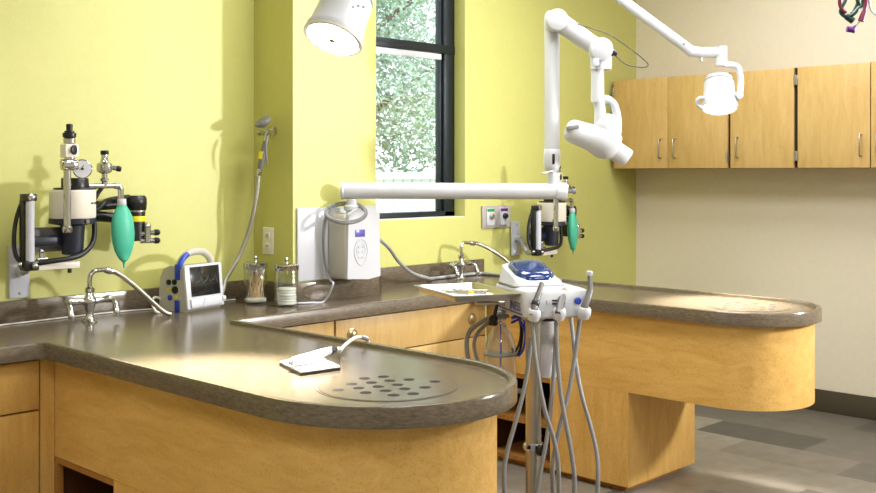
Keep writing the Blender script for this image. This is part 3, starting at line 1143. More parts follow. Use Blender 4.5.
# pivot + arm
p0, p1 = at(341, 190.7, FX), at(566, 191.2, FX)
b = MB()
pv = at(352, 200, FX)
b.cyl((pv.x, pv.y, 1.30), (pv.x, pv.y, 1.37), .03, .024)
b.lathe([(.034, 1.315), (.04, 1.32), (.04, 1.338), (.03, 1.345)], (pv.x, pv.y, 0))
b.build('pivot_post', M['white'], xr)
b = MB()
b.tube([p0, p1], .0395, 30, 0)
ax = (p1 - p0).normalized()
b.lathe([(.0405, 0), (.042, .004), (.042, .012), (.0395, .015)], p0 + ax * .0, ax, 30)
b.lathe([(.0395, 0), (.042, .003), (.042, .05), (.0395, .054)], p1 - ax * .05, ax, 30)
ha = b.build('horizontal_arm', M['white'], xr)
b = MB()
b.lathe([(.009, 0), (.009, .03), (.014, .032), (.014, .045), (.008, .05)], p1 + Vector((0, 0, -.0)), ax, 16)
b.build('lock_knob', M['grey'], ha)
b = MB()
v0 = at(552, 188, FX)
v1 = at(552, 20, FX)
b.cyl((v0.x, v0.y, v0.z), (v0.x, v0.y, at(552, 165, FX).z), .023)
b.cyl((v0.x, v0.y, at(552, 151, FX).z), (v0.x, v0.y, at(552, 30, FX).z), .0365, .0365, 30)
b.lathe([(.0365, at(552, 31, FX).z), (.0385, at(552, 30, FX).z), (.0395, at(552, 22, FX).z), (.034, at(552, 14, FX).z), (.02, at(552, 11, FX).z)], (v0.x, v0.y, 0), n=30)
va = b.build('upright_arm', M['white'], xr)
b = MB()
zb, za = at(552, 172, FX).z, at(552, 150, FX).z
b.lathe([(.022, zb), (.034, zb + .012), (.04, zb + .03), (.041, za - .02), (.039, za), (.0365, za + .003)], (v0.x, v0.y, 0), n=30)
kn = b.build('elbow_cover', M['white'], va)
b = MB()
q = at(553.5, 159, FX - .041)
b.box(q, (.012, .012, .05), rot=Matrix.Rotation(-PI / 2 + YAW, 3, 'Z'), bev=.003)
b.build('slot', M['black'], kn)
b = MB()
b.tube([at(553, 171, FX - .03), at(545, 173, FX - .04), at(541, 173.5, FX - .04)], .004, 8, 0)
b.build('brake_lever', M['steel'], kn)
# forearm
FA = FX - .07
e1, e2 = at(556.5, 20, FA), at(600, 50, FA)
b = MB()
b.tube([e1, e1 + (e2 - e1) * .5, e2], [.046, .045, .043], 30, 0)
b.lathe([(.03, -.06), (.05, -.052), (.053, -.03), (.053, .03), (.05, .048), (.03, .055)], e1 - Vector((.0, .0, .004)), Vector((CY, SY, 0)), 30)
fa = b.build('forearm', M['white'], xr)
b = MB()
b.lathe([(.03, -.07), (.053, -.06), (.057, -.03), (.057, .03), (.053, .05), (.03, .058)], e2, Vector((CY, SY, 0)), 30)
b.lathe([(.05, -.075), (.052, -.02), (.05, .0)], at(601, 54, FA), (0, 0, 1), 30)
eb = b.build('forearm_elbow', M['white'], fa)
b = MB()
b.lathe([(.017, 0), (.017, .014), (.012, .016), (.011, .03)], at(611, 52, FA - .02), Vector((SY, -CY, -.35)), 18)
b.build('cable_gland', M['navy'], eb)
q = at(596, 62, FA - .06)
MB().box(q, (.03, .01, .035), rot=Matrix.Rotation(-PI / 2 + YAW, 3, 'Z'), bev=.003).build('label_plate', M['ltgrey'], eb)
b = MB()
b.tube([at(577, 24, FA - .03), at(590, 28, FA - .03), at(605, 33, FA), at(618, 40, FA), at(632, 50, FA), at(642, 58, FA), at(648, 64, FA), at(646, 67, FA), at(638, 67, FA), at(628, 65, FA), at(620, 60, FA), at(613, 53.5, FA)], .0028, 8)
b.build('cable', M['dkcable'], fa)
# drop tube, yoke and head
b = MB()
b.cyl(at(597.5, 102, FA), at(597.5, 62, FA), .032, .030, 28)
dr = b.build('drop_tube', M['white'], xr)
# tube head
CR = Matrix.Rotation(-PI / 2 + YAW, 3, 'Z')
b = MB()
hA, hB = at(571, 130.5, FA), at(613, 145, FA)
dd = (hB - hA).normalized()
b.lathe([(.020, -.028), (.040, -.022), (.052, -.008), (.057, .01), (.060, .06), (.064, .10), (.076, .135), (.082, .165), (.080, .195), (.066, .225), (.046, .24)], hA, dd, 36)
b.ball(at(607, 129, FA), (.062, .06, .075), rot=CR)
hd = b.build('tube_head', M['white'], xr)
b = MB()
b.lathe([(.046, 0), (.047, .02), (.046, .10), (.042, .108)], at(609, 146.5, FA), at(625, 157, FA) - at(609, 146.5, FA), 30)
b.build('cone', M['white'], hd)
b = MB()
b.tube([at(597.5, 98, FA), at(599, 103, FA), at(600, 110, FA), at(600, 120, FA), at(601, 130, FA)], [.032, .029, .027, .028, .034], 20)
b.tube([at(598, 100.5, FA), at(606, 99.5, FA), at(612.5, 103, FA), at(616, 111, FA), at(617, 121, FA), at(616, 133, FA)], [.024, .021, .019, .019, .022, .026], 18)
b.build('yoke_handle', M['white'], hd)
q = at(572.5, 127.5, FA - .052)
MB().box(q, (.062, .022, .020), rot=CR @ Matrix.Rotation(-.18, 3, 'Y'), bev=.006).build('end_slot', M['grey'], hd)
b = MB()
b.box(at(614, 134, FA - .075), (.03, .004, .004), rot=CR)
b.build('printed_line', M['ltgrey'], hd)
# coiled cord looped over the control box
b = MB()
pts = []
for i in range(420):
    a = i / 420 * 2 * PI
    base = at(346 + 20 * math.cos(a), 213 + 9.5 * math.sin(a), FX - .10 - .06 * math.sin(a) + (.06 * max(0, -math.sin(a))))
    w_ = i * 1.05 * 2 * PI / 6.2832
    pts.append(base + Vector((.009 * math.cos(w_), .0, .009 * math.sin(w_))))
b.tube(pts, .003, 5, 0, True)
pts = []
path = spline([at(331, 208, FX - .05), at(326, 218, FX - .06), at(323.5, 235, FX - .06), at(324, 255, FX - .05), at(327, 272, FX - .05), at(331, 281, FX - .06)], 60)
for i, p in enumerate(path):
    w_ = i * .95
    pts.append(p + Vector((.008 * math.cos(w_), .008 * math.sin(w_) * .6, 0)))
b.tube(pts, .003, 5, 0)
b.build('coiled_cord', M['hose'], xr)
b = MB()
b.tube([at(331, 281, FX - .06), at(333, 284.5, 4.93), Vector((3.2, 3.85, ZI + .006)), Vector((3.12, 3.85, ZI + .005)), Vector((3.07, 3.875, ZI + .005)), Vector((3.055, 3.89, ZI + .005))], .0048, 8)
b.build('power_lead', M['ltgrey'], xr)
b = MB()
b.tube([(3.487, 3.86, 1.21), (3.53, 3.87, 1.19), at(388, 247, 5.35), at(399, 262, 5.5), at(412, 273, 5.68), at(428, 278.2, 5.83), Vector((4.27, 4.18, ZI + .012)), Vector((4.42, 4.195, ZI + .012)), Vector((4.66, 4.2, ZI + .012)), Vector((4.70, 4.1, ZI + .012)), Vector((4.70, 3.6, ZI + .012))], .0095, 12)
b.build('conduit_hose', M['alu'], xr)


# ------------------------------------------------------------------ exam lamps
def lamp(label, lens_c, axis, r, ln, arm_fn):
    t = thing('exam_lamp', label, 'exam lamp', lens_c, 0, 'exam lamps')
    a = Vector(axis).normalized()       # pointing where the light goes
    b = MB()
    k = r / .08
    b.lathe([(.076 * k, .004), (.081 * k, 0), (.083 * k, -.008 * ln), (.081 * k, -.022 * ln), (.0765 * k, -.034 * ln), (.0725 * k, -.09 * ln), (.0705 * k, -.140 * ln), (.0665 * k, -.144 * ln), (.066 * k, -.158 * ln), (.058 * k, -.167 * ln), (.03 * k, -.172 * ln)], lens_c, a, 40)
    h = b.build('housing', M['white'], t)
    b = MB()
    b.lathe([(.0765 * k, .0), (.0765 * k, .0035), (.06 * k, .006), (.03 * k, .008)], lens_c, a, 40)
    b.build('lens', M['led'], h)
    b = MB()
    b.lathe([(.0765 * k, .003), (.079 * k, .007), (.083 * k, .005), (.084 * k, -.002)], lens_c, a, 40)
    b.build('rim', M['offwhite'], h)
    b = MB()
    b.lathe([(.0710 * k, -.1405 * ln), (.0712 * k, -.135 * ln)], lens_c, a, 40)
    b.build('groove', M['grey'], h)
    b = MB()
    b.lathe([(.009 * k, .006), (.009 * k, .011), (.004 * k, .013)], lens_c, a, 14)
    b.build('bulb_cap', M['brass'], h)
    arm_fn(t, h)
    sd = bpy.data.lights.new('lamp_beam', 'SPOT')
    so = bpy.data.objects.new('lamp_beam', sd)
    COL.objects.link(so)
    so.location = Vector(lens_c) + a * .03
    so.rotation_euler = Vector((0, 0, -1)).rotation_difference(a).to_euler()
    return t, sd


FR_ = 5.3


def arm_right(t, h):
    F = FR_
    b = MB()
    b.tube([at(737, 99, F - .02), at(740, 92, F), at(740.5, 78, F), at(738, 68, F), at(733, 65, F), at(724, 64.5, F)], [.0145, .016, .016, .016, .0165, .0165], 16)
    b.lathe([(.018, -.02), (.018, .02)], at(739, 95, F - .03), Vector((CY, SY, 0)), 20)
    b.build('yoke', M['white'], t)
    b = MB()
    b.tube([at(703, 108, F), at(698, 105, F - .01), at(697.5, 100, F - .02), at(701, 98, F - .02), at(706, 100, F)], .010, 12)
    b.build('grip_loop', M['white'], h)
    b = MB()
    b.cyl(at(721, 66, F), at(721, 46.5, F), .030, .030, 26)
    b.tube([at(723, 52.5, F), at(700, 52.5, F), at(692, 51, F)], .0262, 24, 0)
    b.tube([at(693, 53, F), at(683, 45, F), at(662, 29.5, F), at(622, 0, F), at(560, -45, F), at(510, -82, F)], .0262, 24, 0)
    ar = b.build('arm', M['white'], t)
    b = MB()
    b.lathe([(.005, 0), (.005, .014), (.009, .015), (.009, .02)], at(701, 57, F), (0, 0, -1), 12)
    b.build('set_screw', M['steel'], ar)
    b = MB()
    b.lathe([(.007, 0), (.007, .004)], at(684, 44, F - .024), Vector((-CY, -SY, 0)), 12)
    b.build('bolt', M['grey'], ar)
    top = at(510, -82, F)
    b = MB()
    b.cyl((top.x, top.y, top.z - .03), (top.x, top.y, ZC - .001), .03)
    b.lathe([(.1, ZC - .03), (.1, ZC - .001)], (top.x, top.y, 0))
    b.build('ceiling_tube', M['white'], t)


LR = at(719.5, 107, FR_)
lampR, spotR = lamp('white exam lamp on a slanting arm in front of the wall cabinets', LR, Vector((CY, SY, 0)) * -.36 + Vector((SY, -CY, 0)) * -.08 + Vector((0, 0, -.93)), .086, 1.0, arm_right)
LLF = 3.6
LL = at(333, 38.5, LLF)


def arm_left(t, h):
    F = LLF
    b = MB()
    top = at(352, -8, F + .04)
    b.tube([at(346, 10, F + .03), at(352, -14, F + .05), at(360, -34, F + .08), at(372, -60, F + .1)], .02, 20)
    b.tube([at(372, -60, F + .1), at(420, -110, F + .2), at(470, -160, F + .3)], .021, 20, 0)
    b.build('arm', M['white'], t)
    tp = at(470, -160, F + .3)
    b = MB()
    b.cyl((tp.x, tp.y, tp.z - .03), (tp.x, tp.y, ZC - .001), .03)
    b.lathe([(.1, ZC - .03), (.1, ZC - .001)], (tp.x, tp.y, 0))
    b.build('ceiling_tube', M['white'], t)
    b = MB()
    q = at(353, 7, F - .09)
    for k in range(3):
        b.box(q + Vector((.012 * k, -.012 * k, .004 * (k % 2))), (.009, .003, .007), rot=Matrix.Rotation(-PI / 2 + YAW, 3, 'Z'))
    b.build('printed_mark', M['ltgrey'], h)


# beam leaves down, towards the room and a little left
axL = Vector((CY, SY, 0)) * -.40 + Vector((SY, -CY, 0)) * -.28 + Vector((0, 0, -.87))
lampL, spotL = lamp('large white exam lamp hanging into the top of the photo, left', LL, axL, .101, 1.2, arm_left)

# ------------------------------------------------------------------ ultrasonic handpiece on the near peninsula
pd = thing('work_pad', 'small white square pad with black edge on the near peninsula', 'pad', (2.095, 2.60, ZI + .0005))
pq = [(2.05, 2.690), (1.988, 2.505), (2.132, 2.488), (2.215, 2.715)]
MB().prism(pq, ZI + .0008, ZI + .009).build('base', M['black'], pd)
MB().prism([(2.103 + (x - 2.103) * .985, 2.6 + (y - 2.6) * .985) for x, y in pq], ZI + .0092, ZI + .014).build('sheet', M['paper'], pd)
hp = thing('dental_handpiece', 'white corded handpiece lying across the white pad', 'handpiece', (2.10, 2.6, ZI + .015))
zz = ZI + .03
h0, h1 = Vector((2.005, 2.575, zz)), Vector((2.185, 2.60, zz + .012))
dh = (h1 - h0).normalized()
b = MB()
b.lathe([(.006, 0), (.011, .004), (.0135, .015), (.0145, .04), (.014, .09), (.0135, .15), (.012, .178)], h0, dh, 24)
bd = b.build('body', M['white'], hp)
MB().lathe([(.0135, .0), (.0147, .004), (.0147, .018), (.0135, .022)], h0 + dh * .03, dh, 24).build('ring', M['ltgrey'], bd)
MB().lathe([(.004, -.006), (.0075, 0), (.0075, .006)], h0, dh, 16).build('nose', M['grey'], bd)
MB().lathe([(.012, 0), (.0135, .003), (.013, .016), (.009, .028), (.006, .034)], h0 + dh * .178, dh, 20).build('strain_relief', M['black'], bd)
e = h0 + dh * .21
b = MB()
b.tube([e, e + dh * .03 + Vector((0, .01, -.008)), Vector((2.30, 2.69, .899)), Vector((2.36, 2.735, .907)), Vector((2.43, 2.765, .921)), Vector((2.485, 2.783, .918)), Vector((2.518, 2.79, .904)), Vector((2.522, 2.79, .86)), Vector((2.522, 2.79, .80)), Vector((2.50, 2.79, .70))], .0062, 10)
b.build('cord', M['cordw'], hp)
b = MB()
b.tube([Vector((2.475, 2.780, .920)), Vector((2.497, 2.786, .913)), Vector((2.519, 2.79, .9035))], .0072, 10)
b.build('cord_sleeve', M['grey'], hp)

# ------------------------------------------------------------------ delivery cart
CO = Vector((3.147, 2.506, 0))
RZ = rad(-30)
ct = thing('dental_cart', 'white dental delivery cart with blue domed cover on a steel pole', 'dental cart', CO, RZ)
L = dict(parent=ct, local=True)
b = MB()
b.loops([rrect(0, 0, .118, .165, .02, .967), rrect(0, 0, .128, .174, .024, .975), rrect(0, 0, .13, .176, .024, 1.05), rrect(0, 0, .124, .17, .024, 1.066), rrect(0, .01, .108, .15, .02, 1.073)])
hb = b.build('control_head', M['white'], **L)
b = MB()


def slope(ring, k):
    return [Vector((p.x, p.y, p.z - k * max(0, .14 - p.y))) for p in ring]


b.loops([rrect(-.022, .05, .100, .112, .03, 1.07), rrect(-.022, .05, .098, .11, .03, 1.08), slope(rrect(-.025, .055, .09, .1, .03, 1.118), .14), slope(rrect(-.027, .06, .084, .092, .03, 1.14), .27), slope(rrect(-.027, .06, .074, .082, .03, 1.146), .28)])
hm = b.build('top_hump', M['white'], hb, local=True)
b = MB()
dome = []
for z, k in ((1.135, 1.01), (1.149, 1.0), (1.158, .93), (1.165, .78), (1.168, .5), (1.169, .15)):
    dome.append(slope(rrect(-.020, .054, .078 * k, .09 * k, .06 * k, z, 9), .28))
b.loops(dome)
b.build('blue_cover', M['domeblue'], hm, local=True)
b = MB()
b.loops([rrect(-.022, .05, .1015, .1135, .03, 1.071), rrect(-.022, .05, .1015, .1135, .03, 1.075)])
b.build('shadow_seam', M['grey'], hm, local=True)
# front controls
yf_ = -.1765
b = MB()
for z in (1.022, 1.034):
    b.box((-.0 + .0, yf_, z), (.05, .004, .005))
b.build('slots', M['navy'], hb, local=True)
b = MB()
b.lathe([(.013, 0), (.013, .008), (.009, .012)], (.075, yf_ + .002, 1.03), (0, -1, 0), 20)
b.build('blue_knob', M['blue'], hb, local=True)
b = MB()
b.lathe([(.008, 0), (.008, .006)], (-.04, yf_ + .002, 1.028), (0, -1, 0), 16)
b.lathe([(.005, 0), (.005, .006)], (-.075, yf_ + .002, .995), (0, -1, 0), 16)
b.lathe([(.005, 0), (.005, .006)], (-.06, yf_ + .002, .995), (0, -1, 0), 16)
b.build('small_knobs', M['ltgrey'], hb, local=True)
mt = Matrix.Translation((-.1308, -.075, 1.005)) @ Matrix.Rotation(-PI / 2, 4, 'Z') @ Matrix.Rotation(PI / 2, 4, 'X')
text_mesh('INESS', .046, M['blue'], hb, mt, 'lettering')
b = MB()
b.box((-.1302, -.02, .982), (.002, .25, .005))
b.build('blue_line', M['blue'], hb, local=True)
# cup holders
cups = (-.106, -.008, .09)
for x in cups:
    b = MB()
    b.lathe([(.012, -.028), (.020, -.023), (.025, -.006), (.024, .010), (.019, .018), (.013, .018), (.012, .0)], (x, -.203, .992), (0.05, -.25, 1), 24)
    b.box((x, -.183, .99), (.022, .03, .024), bev=.005)
    b.build('handpiece_holder', M['white'], hb, local=True)
# pole and base
b = MB()
b.cyl((-.03, 0, .09), (-.03, 0, .968), .0295, n=32)
b.lathe([(.0295, .935), (.045, .945), (.05, .966)], (-.03, 0, 0))
po = b.build('pole', M['steel'], **L)
b = MB()
b.lathe([(.030, .445), (.037, .448), (.037, .472), (.030, .475)], (-.03, 0, 0), n=28)
b.box((-.066, -.028, .468), (.03, .018, .02), rot=Matrix.Rotation(.5, 3, 'Z'), bev=.003)
cl = b.build('clamp', M['chrome'], po, local=True)
b = MB()
b.lathe([(.018, 0), (.024, .004), (.024, .022), (.015, .028)], (-.015, -.033, .455), (.3, -1, 0), 18)
b.build('clamp_knob', M['black'], cl, local=True)
b = MB()
b.lathe([(.07, .06), (.07, .085), (.035, .1)], (-.03, 0, 0))
for i in range(5):
    a = 2 * PI * i / 5 + .3
    b.tube([(-.03, 0, .075), (-.03 + .14 * math.cos(a), .14 * math.sin(a), .072), (-.03 + .26 * math.cos(a), .26 * math.sin(a), .066)], [.024, .02, .016], 12, 0)
ba = b.build('star_base', M['steel'], **L)
for i in range(5):
    a = 2 * PI * i / 5 + .3
    p = Vector((-.03 + .26 * math.cos(a), .26 * math.sin(a), .027))
    b = MB()
    for s in (-1, 1):
        b.lathe([(.018, 0), (.026, .003), (.026, .014), (.018, .017)], p + Vector((-math.sin(a), math.cos(a), 0)) * (.004 * s), Vector((-math.sin(a), math.cos(a), 0)) * s, 18)
    b.cyl(p, p + Vector((0, 0, .04)), .007)
    b.build('caster', M['black'], ba, local=True)
# tray bracket
b = MB()
b.tube([(-.128, .05, 1.0), (-.17, .06, 1.0), (-.235, .07, 1.0), (-.24, .07, 1.03)], .009, 12, 0)
b.lathe([(.03, 1.025), (.045, 1.03), (.045, 1.0335)], (-.24, .07, 0), n=24)
br = b.build('tray_bracket', M['steel'], **L)
b = MB()
b.cyl((-.155, .055, 1.0), (-.17, .055, .945), .007)
b.ball((-.172, .055, .94), .018)
b.box((-.172, .055, .925), (.03, .03, .018), rot=Matrix.Rotation(.6, 3, 'Z'), bev=.006)
b.build('bracket_knob', M['black'], br, local=True)
# bottles
bx, by = -.128, .10
b = MB()
b.lathe([(.055, .66), (.062, .668), (.063, .80), (.06, .83), (.045, .875), (.026, .91), (.019, .92), (.019, .945)], (bx, by, 0), n=32)
bt = b.build('clear_bottle', M['pet'], **L)
b = MB()
b.lathe([(.022, .93), (.024, .934), (.024, .962), (.02, .967)], (bx, by, 0), n=24)
b.build('bottle_cap', M['white'], bt, local=True)
b = MB()
b.tube([(bx, by, .95), (bx + .002, by, .8), (bx - .004, by, .69)], .0035, 8)
b.build('dip_tube', M['bluetube'], bt, local=True)
b = MB()
b.lathe([(.0635, .795), (.0645, .797), (.0635, .80)], (bx, by, 0), n=32)
b.build('level_ring', M['grey'], bt, local=True)
bx, by = .054, .06
b = MB()
b.lathe([(.034, .71), (.039, .716), (.0395, .90), (.037, .915), (.024, .928)], (bx, by, 0), n=32)
bt = b.build('milky_bottle', M['milk'], **L)
b = MB()
b.lathe([(.026, .925), (.028, .93), (.028, .966)], (bx, by, 0), n=24)
b.build('bottle_cap', M['black'], bt, local=True)
b = MB()
b.lathe([(.0396, .84), (.0401, .842), (.0401, .875), (.0396, .877)], (bx, by, 0), n=32)
b.build('bottle_band', M['ltgrey'], bt, local=True)
# tubing loops under the head
b = MB()
b.tube([(-.12, .06, .95), (-.17, .12, .935), (-.225, .18, .88), (-.235, .19, .81), (-.22, .17, .74), (-.16, .12, .69), (-.06, .05, .66), (-.045, .03, .7)], .0095, 10)
b.tube([(-.11, .06, .95), (-.16, .13, .92), (-.20, .18, .86), (-.205, .18, .8), (-.18, .16, .74), (-.12, .08, .70)], .0075, 10)
b.build('grey_tubing', M['hose'], **L)
b = MB()
b.tube([(-.075, .09, .96), (-.05, .10, .93), (-.035, .11, .88), (-.04, .11, .82), (-.06, .10, .79), (-.085, .09, .80)], .0055, 8)
b.tube([(-.085, .07, .96), (-.058, .10, .94), (-.04, .11, .90), (-.045, .11, .84), (-.07, .10, .80), (-.085, .08, .82)], .005, 8)
b.build('black_tubing', M['rubber'], **L)
b = MB()
b.tube([(-.10, .04, .945), (-.07, .06, .948), (-.04, .07, .93), (-.03, .08, .90)], .007, 8)
b.tube([(-.10, .05, .925), (-.06, .07, .93), (-.03, .09, .88), (-.035, .09, .82), (-.06, .08, .79)], .005, 8)
b.build('blue_tubing', M['bluetube'], **L)


# ------------------------------------------------------------------ handpieces hanging on the cart
def hand(label, kind, cup, tip, hose):
    base = ct.matrix_basis @ Vector((0, 0, 0))
    mw = Matrix.Translation(CO) @ Matrix.Rotation(RZ, 4, 'Z')
    c0 = mw @ Vector((cup, -.203, .975))
    t = thing('dental_handpiece', label, 'handpiece', c0, 0, 'handpieces hanging on the cart')
    c1 = c0 + Vector((0, 0, .035))
    ax = tip - c1
    ln = ax.length
    b = MB()
    if kind == 'syringe':
        b.lathe([(.010, -.03), (.0125, 0), (.0125, .02), (.011, ln * .55), (.0105, ln * .8), (.0085, ln)], c1, ax, 20)
        bd = b.build('body', M['toolgrey'], t)
        MB().lathe([(.013, .012), (.0148, .016), (.0148, .03), (.013, .034)], c1, ax, 20).build('collar', M['black'], bd)
    elif kind == 'scaler':
        b.lathe([(.011, -.03), (.014, 0), (.0145, ln * .5), (.0135, ln * .85), (.011, ln)], c1, ax, 20)
        bd = b.build('body', M['toolgrey'], t)
        sdv = ax.cross(Vector((0, 0, 1))).normalized()
        MB().lathe([(.011, -.012), (.0125, -.008), (.0125, .012), (.010, .016)], c1 + ax, Vector((-CY, -SY, .25)), 18).build('tip_head', M['steel'], bd)
    else:
        mid = c1 + ax * .45 + Vector((SY, -CY, 0)) * .012
        b.tube([c1 - Vector((0, 0, .03)), c1, mid, tip], [.012, .0145, .014, .0125, .0105, .0085], 18)
        bd = b.build('body', M['toolgrey'], t)
        b = MB()
        b.lathe([(.010, -.01), (.0125, -.006), (.0125, .008), (.008, .012)], tip, (.2, -.1, 1), 18)
        b.build('tip_head', M['white'], bd)
    b = MB()
    b.tube(hose, .0082, 10)
    b.build('hose', M['hose'], t)
    return t


FH = 3.82
hose1 = [at(532, 322, FH), at(536, 362, FH - .02), at(544, 407, FH - .03), at(554, 440, FH - .02), at(558.5, 470, FH - .01), at(557, 510, FH), at(544, 560, FH + .02), at(522, 565, FH + .03), at(508, 520, FH + .04), at(504, 482, FH + .04), at(506.5, 455, FH + .05), at(516, 420, FH + .07), at(525, 385, FH + .1), at(530, 350, FH + .14), at(532, 322, FH + .18)]
hose2 = [at(556, 322, FH + .03), at(557.5, 361, FH + .02), at(561, 395, FH + .01), at(566, 424, FH), at(572, 457, FH), at(574.5, 490, FH), at(568, 545, FH + .02), at(548, 560, FH + .05), at(536, 515, FH + .07), at(540, 475, FH + .1), at(546.5, 440, FH + .12), at(551, 405, FH + .15), at(554, 370, FH + .18), at(557, 318, FH + .25)]
hose3 = [at(580, 320, FH + .07), at(575.5, 352, FH + .05), at(569, 391, FH + .03), at(560, 425, FH + .02), at(554, 455, FH + .02), at(552.5, 480, FH + .02), at(557, 530, FH + .03), at(578, 560, FH + .05), at(594, 525, FH + .07), at(598, 478, FH + .08), at(596.5, 452, FH + .1), at(590, 424, FH + .12), at(582, 396, FH + .14), at(575.5, 360, FH + .2), at(570.5, 312, FH + .28)]
hand('dark grey slim handpiece with black collar in the left cup of the cart', 'syringe', cups[0], at(542, 283, FH + .02), hose1)
hand('short grey scaler with blunt tip in the middle cup of the cart', 'scaler', cups[1], at(564, 291.5, FH + .05), hose2)
hand('longest grey handpiece with white ball tip in the right cup of the cart', 'long', cups[2], at(589.5, 274, FH + .08), hose3)

# ------------------------------------------------------------------ instrument tray
TO = Vector((2.935, 2.70, 1.0345))
TR = rad(-24)
ty = thing('instrument_tray', 'steel instrument tray beside the blue-domed cart', 'tray', TO, TR)
hx, hy = .128, .20
b = MB()
rg = [rrect(0, 0, hx - .016, hy - .016, .015, .0), rrect(0, 0, hx - .004, hy - .004, .02, .022), rrect(0, 0, hx + .008, hy + .008, .022, .024), rrect(0, 0, hx + .008, hy + .008, .022, .0215), rrect(0, 0, hx - .002, hy - .002, .02, .02)]
rg = [rrect(0, 0, hx - .014, hy - .014, .015, -.001), rrect(0, 0, hx, hy, .02, .021), rrect(0, 0, hx + .010, hy + .010, .022, .0215), rrect(0, 0, hx + .010, hy + .010, .022, .024), rrect(0, 0, hx - .003, hy - .003, .02, .024), rrect(0, 0, hx - .017, hy - .017, .014, .0015)]
b.loops(rg, cap0=True, cap1=True)
b.build('tray_pan', M['steel'], ty, local=True, angle=25)


def on_tray(x, y, z):
    return TO + Matrix.Rotation(TR, 3, 'Z') @ Vector((x, y, z))


b = MB()
b.box(on_tray(-.005, 0, .0045), (.2, .33, .003), rot=Matrix.Rotation(TR, 3, 'Z'))
tag(b.build('tray_liner', M['paper']), 'white paper sheet lining the steel instrument tray', 'paper')
for i, (x, y, a, lab, hm_) in enumerate(((-.03, .02, .5, 'curved steel probe lying on the tray liner, leftmost', 'steel'), (.025, .0, .75, 'straight scaler with yellow ring on the tray liner, middle one', 'steel'), (.055, .06, .95, 'slim steel explorer on the tray liner nearest the cart', 'steel'))):
    R = Matrix.Rotation(TR + a, 3, 'Z')
    c0 = on_tray(x, y, .0105)
    t = thing('dental_instrument', lab, 'instrument', c0, 0, 'instruments on the tray')
    b = MB()
    b.tube([c0 + R @ Vector((0, -.06, 0)), c0 + R @ Vector((0, .05, 0))], .0045, 10, 0)
    bd = b.build('handle', M['steel'], t)
    b = MB()
    b.tube([c0 + R @ Vector((0, .05, 0)), c0 + R @ Vector((0, .07, .002)), c0 + R @ Vector((.006, .082, .008)), c0 + R @ Vector((.014, .085, .004))], [.003, .0025, .0018, .001], 8)
    b.build('tip', M['chrome'], t)
    if i == 1:
        MB().tube([c0 + R @ Vector((0, -.01, 0)), c0 + R @ Vector((0, .01, 0))], .0052, 10, 0).build('yellow_ring', M['yellow'], bd)

# ------------------------------------------------------------------ hanging cables top right
FC = 4.0
hk = thing('cable_bundle', 'green and magenta cables looped and hanging at the top right corner', 'cables', at(856, 20, FC))
b = MB()
tp = at(852, -60, FC)
b.cyl(tp, (tp.x, tp.y, ZC - .001), .012)
b.tube([tp, tp + Vector((.03, -.03, -.03)), tp + Vector((.06, -.06, 0))], .010)
b.build('hanger_rod', M['steel'], hk)


def cab(name, mat, pts, r, parent=hk):
    b = MB()
    b.tube([at(x, y, FC + dz) for x, y, dz in pts], r * .78, 10)
    return b.build(name, mat, parent)


cab('green_cable', M['dkgreen'], [(852, -62, 0), (850, -30, .01), (847, -4, 0), (841.5, 8, 0), (841, 13, 0), (846, 16.5, 0), (853, 14.5, -.01), (859, 8, 0), (863, 0, 0), (858, -40, 0), (855, -62, 0)], .009)
cab('green_cable', M['dkgreen'], [(856, -62, .02), (858, -20, .02), (857, -2, .02), (859, 6, .02), (855, 12, .02), (851, 14, .02)], .009)
cab('black_cable', M['rubber'], [(854, -62, .03), (860, -20, .03), (858, 2, .03), (854, 12, .03)], .010)
cab('magenta_cable', M['magenta'], [(851, -62, -.01), (842, -20, -.01), (839.5, 0, -.01), (841, 8, -.01), (846, 13, -.01)], .008)
cab('magenta_cable', M['magenta'], [(857, -62, -.02), (865, -20, -.02), (866, 0, -.02), (864.5, 10, -.02), (862, 16, -.02)], .010)
b = MB()
b.tube([at(864.5, 11, FC - .02), at(861, 21, FC - .02)], [.010, .013, .012], 14, 0)
b.build('magenta_plug', M['magenta'], hk)
b = MB()
b.tube([at(846, 16, FC), at(853, 21, FC)], [.012, .016, .013], 14, 0)
b.build('green_plug', M['dkgreen'], hk)
b = MB()
b.tube([at(861, 20, FC - .02), at(855, 27, FC - .02)], .004, 8, 0)
b.build('electrode_wire', M['steel'], hk)
b = MB()
b.tube([at(856, 26, FC - .02), at(853, 30, FC - .02), at(847, 29, FC - .02)], [.005, .013, .011], 14, 0)
b.build('purple_clip', M['purple'], hk)
cab('white_cable', M['cordw'], [(860, -62, 0), (868, -10, 0), (870, 6, 0), (874, 13, 0), (882, 14, 0), (888, 0, 0), (880, -40, 0), (862, -62, 0)], .006)

# ------------------------------------------------------------------ outdoors
struct('ground', MB().b2(-2, 22, YW + .3, 30, -.3, -.12), M['grass'], flat=True)
fe = thing('garden_fence', 'white board fence seen through the bottom of the window', 'fence', (8.2, 9.3, -.12))
b = MB()
for i in range(46):
    x = 4.5 + i * .16
    b.b2(x, x + .145, 9.3, 9.33, -.1, 1.42)
b.build('boards', M['fence'], fe)
b = MB()
b.b2(4.5, 11.9, 9.26, 9.38, 1.42, 1.5)
b.b2(4.5, 11.9, 9.34, 9.4, .4, .5)
b.build('rail', M['roof'], fe)


